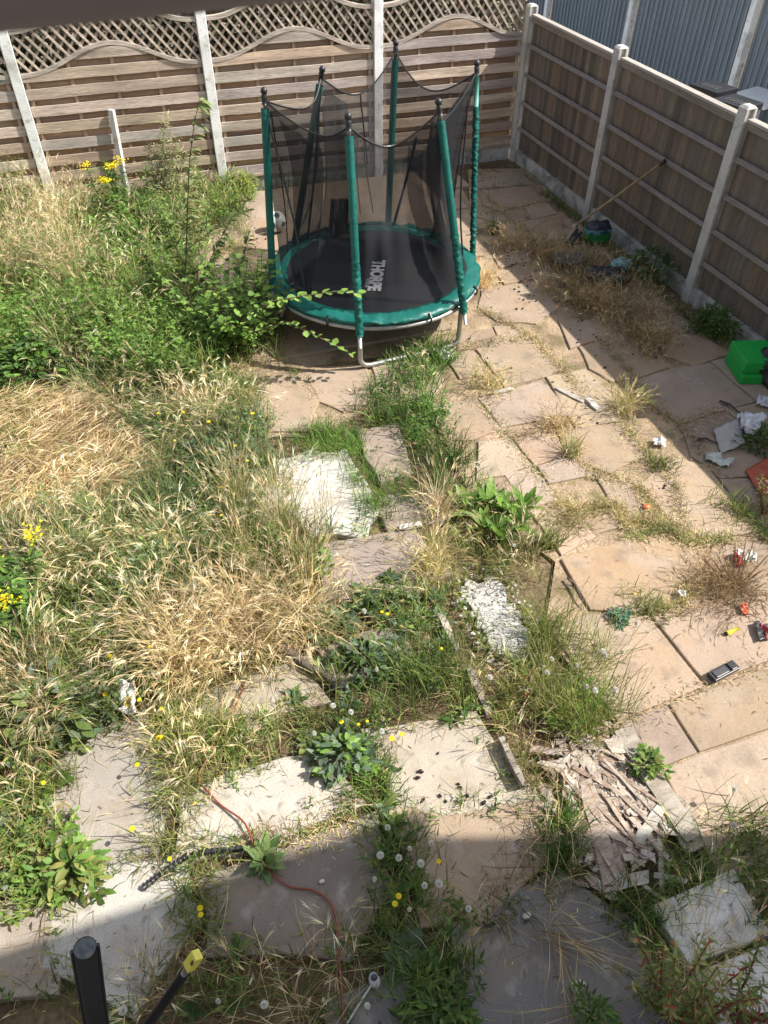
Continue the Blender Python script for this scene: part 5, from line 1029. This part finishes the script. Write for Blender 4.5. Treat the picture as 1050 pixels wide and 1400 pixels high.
# thin tall shoot in front of the back fence
bw, lv = MB(), VB(); p0 = at_y(248, 430, -2.7); p0.z = -.02; ws = plant('willow_shoot', p0, 'thin tall shoot with narrow pointed leaves rising before the back fence', 'sapling')
LONG = [(.22, .28, .09), (.27, .33, .13), (.17, .23, .06)]
branch([p0, at_y(254, 360, -2.68), at_y(256, 290, -2.66), at_y(259, 220, -2.64), at_y(266, 165, -2.62), at_y(274, 132, -2.6)], .008, pal=LONG, leaf=(.10, .15), lw=.28, step=.03, per=2)
for pts in ([at_y(256, 340, -2.68), at_y(285, 320, -2.6), at_y(312, 296, -2.5), at_y(340, 288, -2.4)], [at_y(254, 365, -2.68), at_y(236, 330, -2.6), at_y(226, 300, -2.5)], [p0, at_y(276, 380, -2.75), at_y(300, 330, -2.7), at_y(318, 295, -2.65)], [p0, at_y(320, 400, -2.85), at_y(334, 350, -2.8), at_y(340, 320, -2.75)], [p0, at_y(270, 400, -2.75), at_y(290, 370, -2.7), at_y(300, 340, -2.6)], [p0, at_y(240, 395, -2.75), at_y(225, 360, -2.7), at_y(222, 330, -2.6)], [p0, at_y(300, 420, -2.9), at_y(330, 390, -2.9), at_y(365, 360, -2.8)], [p0, at_y(215, 390, -2.6), at_y(196, 350, -2.5), at_y(188, 320, -2.45)]):
    branch(pts, .005, pal=LONG+GREEN, leaf=(.06, .10), lw=.36, step=.022, per=3)
link('stem', bw, M_bark, ws, smooth=True); lv.build('foliage', M_leaf, ws)
# feathery pale weed leaning on the fence
p0 = at_y(216, 300, -.5); p0.z = -.02; fw_ = plant('feathery_weed', p0, 'pale feathery weed spread against the slatted fence right of the white stake', 'plant'); bw, lv = MB(), VB()
for k in range(16):
    t = at_y(196+5*k+random.uniform(-6, 6), 150+random.uniform(0, 70)+abs(k-6)*6, -.35+random.uniform(-.1, .1)); mid = p0.lerp(t, .5)+Vector((random.uniform(-.04, .04), -.03, .02)); bw.tube([p0, mid, t], [.006, .004, .002], (.20, .17, .09), 5)
    m = 210; f = U(.15, 1, m)[:, None]; B = np.array(p0)*(1-f)+np.array(t)*f+rng.normal(0, .03, (m, 3)); c = pick([(.22, .24, .11), (.27, .27, .14), (.33, .30, .17), (.16, .2, .08)], m)
    lv.ribbons(B, U(0, 6.3, m), U(-.2, 1., m), U(0, 1, m), U(.03, .09, m), U(.005, .013, m), 3, LEAF[3], c, c, roll=U(-1, 1, m))
link('stem', bw, M_bark, fw_); lv.build('foliage', M_leaf, fw_)
# leafy bushes
def leafy(name, p, n, R, H, pal, lab, leaf=(.03, .06), lw=.5, cat='plant', pos=None, stems=8):
    r = plant(name, p, lab, cat); lv = VB(); st_ = MB()
    th, ra, zz = U(0, 6.3, n), np.sqrt(U(0, 1, n))*R, U(.02, 1, n)
    lump = 1+.3*np.sin(th*3+p[0]*9)+.2*np.sin(th*5)
    B = np.stack([p[0]+np.cos(th)*ra*lump, p[1]+np.sin(th)*ra*lump, zz*H*(1.05-(ra/R)**2*.6)], 1); c = pick(pal, n)
    lv.ribbons(B, th+U(-1, 1, n), U(-.1, .9, n), U(.2, 1.2, n), U(*leaf, n), U(.8, 1.2, n)*lw*np.mean(leaf), 4, LEAF[4], c*.93, c*1.07, fold=.25, roll=U(-.5, .5, n))
    for k in range(stems): a = 6.28*k/stems; st_.tube([(p[0], p[1], -.02), (p[0]+math.cos(a)*R*.4, p[1]+math.sin(a)*R*.4, H*.5), (p[0]+math.cos(a)*R*.8, p[1]+math.sin(a)*R*.8, H*.8)], [.006, .004, .002], (.13, .15, .06), 5)
    link('stem', st_, M_bark, r); lv.build('foliage', M_leaf, r); return r
leafy('leafy_bush', at(328, 266), 700, .20, .26, [(.20, .26, .05), (.16, .23, .04), (.25, .28, .07)], 'yellow green bush at the foot of the post behind the ball', (.03, .06))
leafy('fern_clump', at(972, 452), 900, .17, .24, DEEP+LUSH, 'dark green ferny clump growing at the gravel board of the brown fence', (.03, .07), .25)
leafy('nettle_clump', at(890, 376), 900, .30, .26, DEEP+BLUEG[:1], 'dark green weeds in the shade under the broom handle', (.03, .07), .35)
leafy('dark_weed', at(1046, 612), 420, .17, .16, DEEP, 'dark green weeds by the white wrapper at the right edge', (.03, .06), .3)
leafy('fence_weed', at(762, 244), 260, .10, .14, DEEP+[(.04, .05, .05)], 'small dark weed at the foot of the brown fence near the corner', (.03, .05), .4)
leafy('edging_weed', at(884, 1050), 170, .075, .12, LUSH+YGREEN[:1], 'small bright weed sprouting from the dark timber edging', (.025, .045), .5)
leafy('spurge', at(846, 846), 170, .055, .06, [(.06, .14, .08), (.08, .17, .10)], 'compact bluish green rosette on the joint of the sunlit patio', (.02, .035), .4)
leafy('leafy_weed', at(52, 512), 520, .30, .30, DEEP+LUSH[:1], 'dark leafy weed patch above the golden flattened straw at the left edge', (.05, .10), .42)
leafy('leafy_weed', at(150, 338), 620, .27, .38, DEEP+LUSH, 'dark green bushy weed below the tall yellow flowers by the back fence', (.04, .09), .38)
leafy('leafy_weed', at(104, 1196), 200, .12, .16, LUSH+YGREEN[:1], 'bright leafy weed between the two slabs at the lower left', (.04, .08), .45)
leafy('leafy_weed', at(70, 985), 260, .22, .26, BLUEG+GREEN, 'grey green broad leaved weed in the straw left of the white packet', (.06, .11), .5)
leafy('leafy_weed', at(285, 640), 420, .26, .22, BLUEG+DEEP, 'grey green herb patch between the golden straw and the bright white slab', (.03, .06), .4)
leafy('leafy_weed', at(500, 905), 200, .13, .12, BLUEG+DEEP, 'blue green leafy weed in front of the small half buried slab', (.04, .07), .5)
leafy('leafy_weed', at(470, 1035), 220, .13, .13, BLUEG+LUSH, 'blue green leafy weed between the pale cord slab and the sandy white slab', (.04, .08), .45)
def shoots(name, p, n, H, spread, pal, lab, leaf=(.04, .08), lw=.35):
    r = plant(name, p, lab, 'plant'); st_ = MB(); lv = VB()
    for k in range(n):
        a = random.uniform(0, 6.28); h = H*random.uniform(.55, 1); b = Vector((p[0]+math.cos(a)*spread*random.random()*.7, p[1]+math.sin(a)*spread*random.random()*.7, -.02)); t = b+Vector((math.cos(a)*spread*.6, math.sin(a)*spread*.6, h))
        st_.tube([b, b.lerp(t, .5)+Vector((random.uniform(-.03, .03), random.uniform(-.03, .03), .02)), t], [.005, .004, .002], (.15, .16, .07), 5)
        m = int(70*h); f = np.linspace(.12, 1, m)[:, None]; B = np.array(b)*(1-f)+np.array(t)*f; c = pick(pal, m); L_ = U(*leaf, m)*(1.15-.5*f[:, 0])
        lv.ribbons(B, np.arange(m)*2.4+U(-.5, .5, m), U(-.2, .8, m), U(.3, 1.2, m), L_, L_*lw, 4, LEAF[4], c*.94, c*1.06, fold=.25, roll=U(-.5, .5, m))
    link('stem', st_, M_bark, r); lv.build('foliage', M_leaf, r)
shoots('tall_weed', at(30, 340), 16, .95, .30, GREEN+YGREEN[:1], 'tall loose green weed in front of the leftmost fence post', (.04, .09), .28)
shoots('tall_weed', at(262, 345), 14, .75, .26, [(.16, .24, .06), (.20, .28, .08), (.12, .19, .05)], 'loose bushy weed with upright shoots around the thin tall shoot', (.04, .08), .4)
shoots('tall_weed', at(345, 425), 12, .55, .20, SPAL, 'bright leafy shoots beside the left front leg of the trampoline', (.05, .09), .55)
def rosettes(name, ps, lab, cat, ll, lw, pal, m=12, el=(.2, 1.), spikes=0, group=None):
    p = at(*ps[0]); lv = VB(); P_ = np.array([at(*q) for q in ps]); P_[:, 2] = -.02
    sp_rosette(lv, P_, m=m, ll=ll, lw=lw, pal=pal, el=el, K=5)
    if spikes:
        k = spikes*len(ps); Q = np.repeat(P_, spikes, 0); tip, e1 = lv.ribbons(Q, U(0, 6.3, k), U(1.0, 1.45, k), U(0, .4, k), U(.12, .24, k), .004, 3, [1, .9, .8, .7], pick(YGREEN, k), pick(YGREEN, k))
        for ro in (0, 1.57): lv.ribbons(tip, U(0, 6.3, k), e1, 0, U(.03, .06, k), .008, 3, HEAD[3], pick([(.16, .13, .07)], k), pick([(.2, .16, .08)], k), roll=ro)
    return tag(lv.build(name, M_leaf, origin=(p.x, p.y, 0)), lab, cat, group)
rosettes('plantain', [(362, 1178)], 'plantain rosette with seed spikes on the joint between the two cord slabs', 'plant', (.07, .14), .34, [(.14, .21, .07), (.20, .27, .11), (.11, .17, .06)], m=46, el=(.0, 1.35), spikes=11)
rosettes('dock_clump', [(640, 700), (668, 690), (690, 704), (706, 722), (662, 724), (684, 742), (716, 700)], 'big leafed dark green dock clump right of the dead straw stalks', 'plant', (.12, .21), .26, [(.15, .27, .045), (.12, .22, .04), (.18, .29, .06)], m=17, el=(.6, 1.4), spikes=2)
rosettes('burdock', [(560, 1300), (582, 1330), (548, 1316)], 'round leaved greyish weed at the bottom between two dark slabs', 'plant', (.06, .11), .75, [(.09, .14, .08), (.11, .17, .09), (.07, .12, .06)], m=9, el=(.1, .8))
rosettes('dandelion_clump', [(800, 985), (775, 972), (812, 962), (760, 992), (790, 945)], 'dandelion leaves at the lower right of the white seed heads', 'plant', (.07, .13), .26, LUSH+GREEN, m=10, el=(.3, 1.1))
rosettes('broadleaf_weed', [(440, 872), (470, 850), (500, 834), (430, 850)], 'dark broad leaved weed between straw clump and mauve slab', 'plant', (.08, .14), .4, DEEP+BLUEG, m=12)
# dandelion clump: many bare stalks fanning out
e = VB(); p = at(775, 960); P_ = scatter(A_DAND, 3600, clump=34, sig=.05); k = len(P_)
sp_grass(e, P_, h=(.14, .36), pal=GREEN+YGREEN, w=.003, curve=(.1, .8), el=(.9, 1.5)); sp_straw(e, P_[::4], h=(.2, .38), pal=YGREEN+GREEN, head=[(.26, .22, .12), (.2, .18, .09)], hw=.006, hl=(.015, .03), curve=(.0, .5), el=(.8, 1.4))
tag(e.build('catsear_clump', M_leaf, origin=(p.x, p.y, 0)), 'dense fan of thin flower stalks left of the sunlit patio joint', 'plant')
# brown weed on the patio
p = at(990, 806); bwd = plant('dry_weed', p, 'bushy brown half dead weed growing on the sunlit patio', 'plant'); e = VB(); P_ = around(p, 420, .10); sp_straw(e, P_, h=(.10, .26), pal=BROWN+[(.34, .24, .12), (.22, .2, .09)], head=BROWN, hw=.005, curve=(.1, 1.4), el=(.5, 1.4), hl=(.02, .05)); e.build('foliage', M_straw, bwd)
st_ = MB()
for a, b in (((1006, 800), (1028, 735)), ((1010, 802), (1062, 762)), ((1000, 800), (990, 745)), ((1008, 806), (1045, 800)), ((990, 806), (950, 780)), ((1004, 800), (1012, 730))):
    p0, p1 = at(*a, 0), at(*b, 0); p1 = p0.lerp(p1, .62)+Vector((0, 0, .16)); st_.tube([p0, p0.lerp(p1, .5)+Vector((.01, 0, .02)), p1], [.007, .005, .002], (.12, .07, .045), 5)
link('stem', st_, M_bark, bwd)
# red leaved willowherbs
def willowherb(p, H, n, lab, pal, red, spread=.12):
    r = plant('willowherb', p, lab, 'plant'); st_ = MB(); lv = VB(); rd = VB()
    for k in range(n):
        a = random.uniform(0, 6.28); h = H*random.uniform(.6, 1); b = Vector((p[0]+random.uniform(-.06, .06), p[1]+random.uniform(-.06, .06), -.02)); t = b+Vector((math.cos(a)*spread*random.random(), math.sin(a)*spread*random.random(), h))
        st_.tube([b, b.lerp(t, .5)+Vector((random.uniform(-.02, .02), 0, 0)), t], [.0055, .0045, .002], (.22, .06, .045), 5)
        m = int(46*h/.5); f = np.linspace(.15, 1, m)[:, None]; B = np.array(b)*(1-f)+np.array(t)*f; c = pick(pal, m)
        isr = rng.random(m) < red; c[isr] = pick([(.30, .035, .03), (.24, .05, .035), (.36, .08, .05)], int(isr.sum())) if isr.any() else c[isr]
        lv.ribbons(B, np.arange(m)*1.7+U(-.4, .4, m), U(-.1, .7, m), U(.3, 1.1, m), U(.028, .06, m)*(1.15-.5*f[:, 0]), U(.006, .012, m), 4, LEAF[4], c, c*1.05, fold=.25)
    link('stem', st_, M_bark, r); lv.build('foliage', M_leaf, r)
willowherb(at(925, 1392), .62, 14, 'red tinged leafy weed with red leaves before the white slabs', GREEN+YGREEN[:2]+[(.16, .13, .06)], 0.05, .26)
willowherb(at(1000, 1400), .56, 9, 'purplish stemmed weed in front of the bottom right white slab', GREEN+[(.17, .10, .06)], .06, .2)
willowherb(at(722, 960), .46, 1, 'single red stemmed weed standing by the peeling white board', [(.16, .12, .05), (.12, .15, .05)], .22, .08)
willowherb(at(1035, 700), .3, 4, 'dark stemmed weed in the shade between red tray and red wrapper', GREEN+DEEP, .03, .16)
# sow thistle like weeds by the bottom edge
leafy('green_weed', at(805, 1395), 200, .08, .20, LUSH+DEEP, 'bright green leafy weed at the bottom edge beside the dark grey slab', (.02, .045), .32)
leafy('green_weed', at(600, 1385), 300, .14, .12, DEEP+GREEN[:1], 'broad leaved green weed at the bottom edge right of the grey plug', (.03, .06), .36)
# flowers
def flower_proto(kind):
    mb = MB(); h = .17 if kind != 'y' else .14; mb.tube([(0, 0, -.02), (.01, .005, h*.5), (.0, .0, h)], [.0018, .0016, .0014], (.16, .20, .07), 5)
    if kind == 'y':
        for r_, z, n in ((.0125, 0, 13), (.008, .003, 9)):
            for k in range(n):
                a = 6.283*k/n+z*99; d = Vector((math.cos(a), math.sin(a), .18)); s_ = Vector((-math.sin(a), math.cos(a), 0))*.003
                mb.add([Vector((0, 0, h+z))-s_*.5, Vector((0, 0, h+z))+s_*.5, Vector((0, 0, h+z))+d*r_+s_, Vector((0, 0, h+z))+d*r_-s_], [(0, 1, 2, 3)], (.84, .66, .02))
        mb.ball((0, 0, h+.002), .004, (.74, .48, .01), 8, 6)
    else:
        mb.ball((0, 0, h+.016), .005, (.35, .30, .2), 6, 5)
        for k in range(170):
            z = 1-2*(k+.5)/170; a = k*2.39996; r_ = math.sqrt(1-z*z); d = Vector((r_*math.cos(a), r_*math.sin(a), z)); c = Vector((0, 0, h+.016)); e1 = d.orthogonal().normalized(); e2 = d.cross(e1); R2 = .0165*random.uniform(.88, 1.05); q = random.uniform(0, 6.28); w = e1*math.cos(q)+e2*math.sin(q)
            mb.add([c, c+d*R2-w*.0019, c+d*R2+w*.0019], [(0, 1, 2)], (.80, .79, .74))
    return mb
Y = [(345, 565), (285, 575), (320, 600), (250, 560), (238, 598), (338, 628), (352, 624), (300, 662), (302, 702), (240, 735), (215, 560), (330, 500), (210, 890), (150, 896), (140, 940), (220, 968), (216, 1005), (220, 1006), (185, 1040), (54, 1062), (265, 1094), (180, 1132), (228, 1166), (270, 1234), (272, 1245), (530, 832), (522, 836), (604, 884), (502, 984), (466, 978), (490, 990), (536, 1000), (550, 996), (545, 1225), (540, 1235), (600, 1176), (512, 1195), (870, 808), (190, 955), (204, 880)]
W = [(103, 414), (108, 410), (168, 428), (498, 842), (515, 922), (655, 640), (755, 898), (748, 920), (786, 916), (825, 890), (852, 890), (868, 858), (826, 902), (813, 946), (840, 946), (800, 945), (530, 1130), (560, 1160), (545, 1178), (575, 1185), (520, 1165), (512, 1205), (590, 1150), (612, 1152), (580, 1215), (600, 1210), (560, 1240), (640, 1245), (502, 1372), (168, 1382), (300, 1372), (360, 1370), (670, 925), (742, 660), (700, 714), (704, 740), (522, 1000), (430, 1008), (1005, 1078), (1002, 1130), (480, 975), (455, 960)]
for nm, cat, pts, kind, lab, grp in (('hawkbit_flower', 'flower', Y, 'y', 'small yellow daisy like flower on a thin stalk among the weeds', 'yellow flowers dotted among the weeds'), ('dandelion_clock', 'seed head', W, 'w', 'round white dandelion seed head on a thin stalk', 'white dandelion seed heads among the weeds')):
    pr = None
    for (px, py) in pts:
        zt = .19+random.uniform(0, .12) if px < 350 and py < 1000 else .17
        q = at(px, py, zt)
        if pr is None: o = pr = link(nm, flower_proto(kind), M_leaf)
        else: o = pr.copy(); COL.objects.link(o)
        o.location = (q.x, q.y, zt-.17); s_ = random.uniform(.6, 1.15); o.scale = (s_, s_, random.uniform(.7, 1.2)); o.rotation_euler = (0, 0, random.uniform(0, 6)); tag(o, lab, cat, grp)

# ------------------------------------------------------------------ light, sky, camera
SUN = Vector((-.88, .285, -1)); s = -SUN.normalized()
w = bpy.data.worlds.new('World'); SC.world = w; w.use_nodes = True; nt = w.node_tree
sky = nt.nodes.new('ShaderNodeTexSky'); sky.sky_type = 'NISHITA'; sky.sun_disc = False; sky.sun_elevation = math.asin(s.z); sky.sun_rotation = math.atan2(s.x, s.y)
sky.air_density = 1.; sky.dust_density = 1.5; sky.ozone_density = 1.
hs_ = nt.nodes.new('ShaderNodeHueSaturation'); hs_.inputs['Saturation'].default_value = .5; nt.links.new(sky.outputs[0], hs_.inputs['Color'])
bg = nt.nodes['Background']; nt.links.new(hs_.outputs[0], bg.inputs[0]); bg.inputs[1].default_value = .13
l = bpy.data.lights.new('sun', 'SUN'); l.energy = 4.6; l.angle = math.radians(.55); l.color = (1, .945, .855)
lo = bpy.data.objects.new('sun', l); COL.objects.link(lo); lo.rotation_euler = SUN.to_track_quat('-Z', 'Y').to_euler(); lo.location = (6, -4, 9)
cam = bpy.data.cameras.new('camera'); co = bpy.data.objects.new('camera', cam); COL.objects.link(co); SC.camera = co
co.matrix_world = Matrix(((RT[0], UP[0], -FW[0], CAM[0]), (RT[1], UP[1], -FW[1], CAM[1]), (RT[2], UP[2], -FW[2], CAM[2]), (0, 0, 0, 1)))
cam.sensor_fit = 'VERTICAL'; cam.sensor_height = 36; cam.lens = FPX/1400*36; cam.clip_start = .02; cam.clip_end = 600
cam.dof.use_dof = True; cam.dof.focus_distance = 5.5; cam.dof.aperture_fstop = 11
SC.render.engine = 'CYCLES'; SC.cycles.use_denoising = True; SC.cycles.max_bounces = 8; SC.cycles.transparent_max_bounces = 16; SC.cycles.sample_clamp_indirect = 6
v = SC.view_settings; v.view_transform = 'Standard'; v.look = 'None'; v.exposure = .85; v.gamma = 1
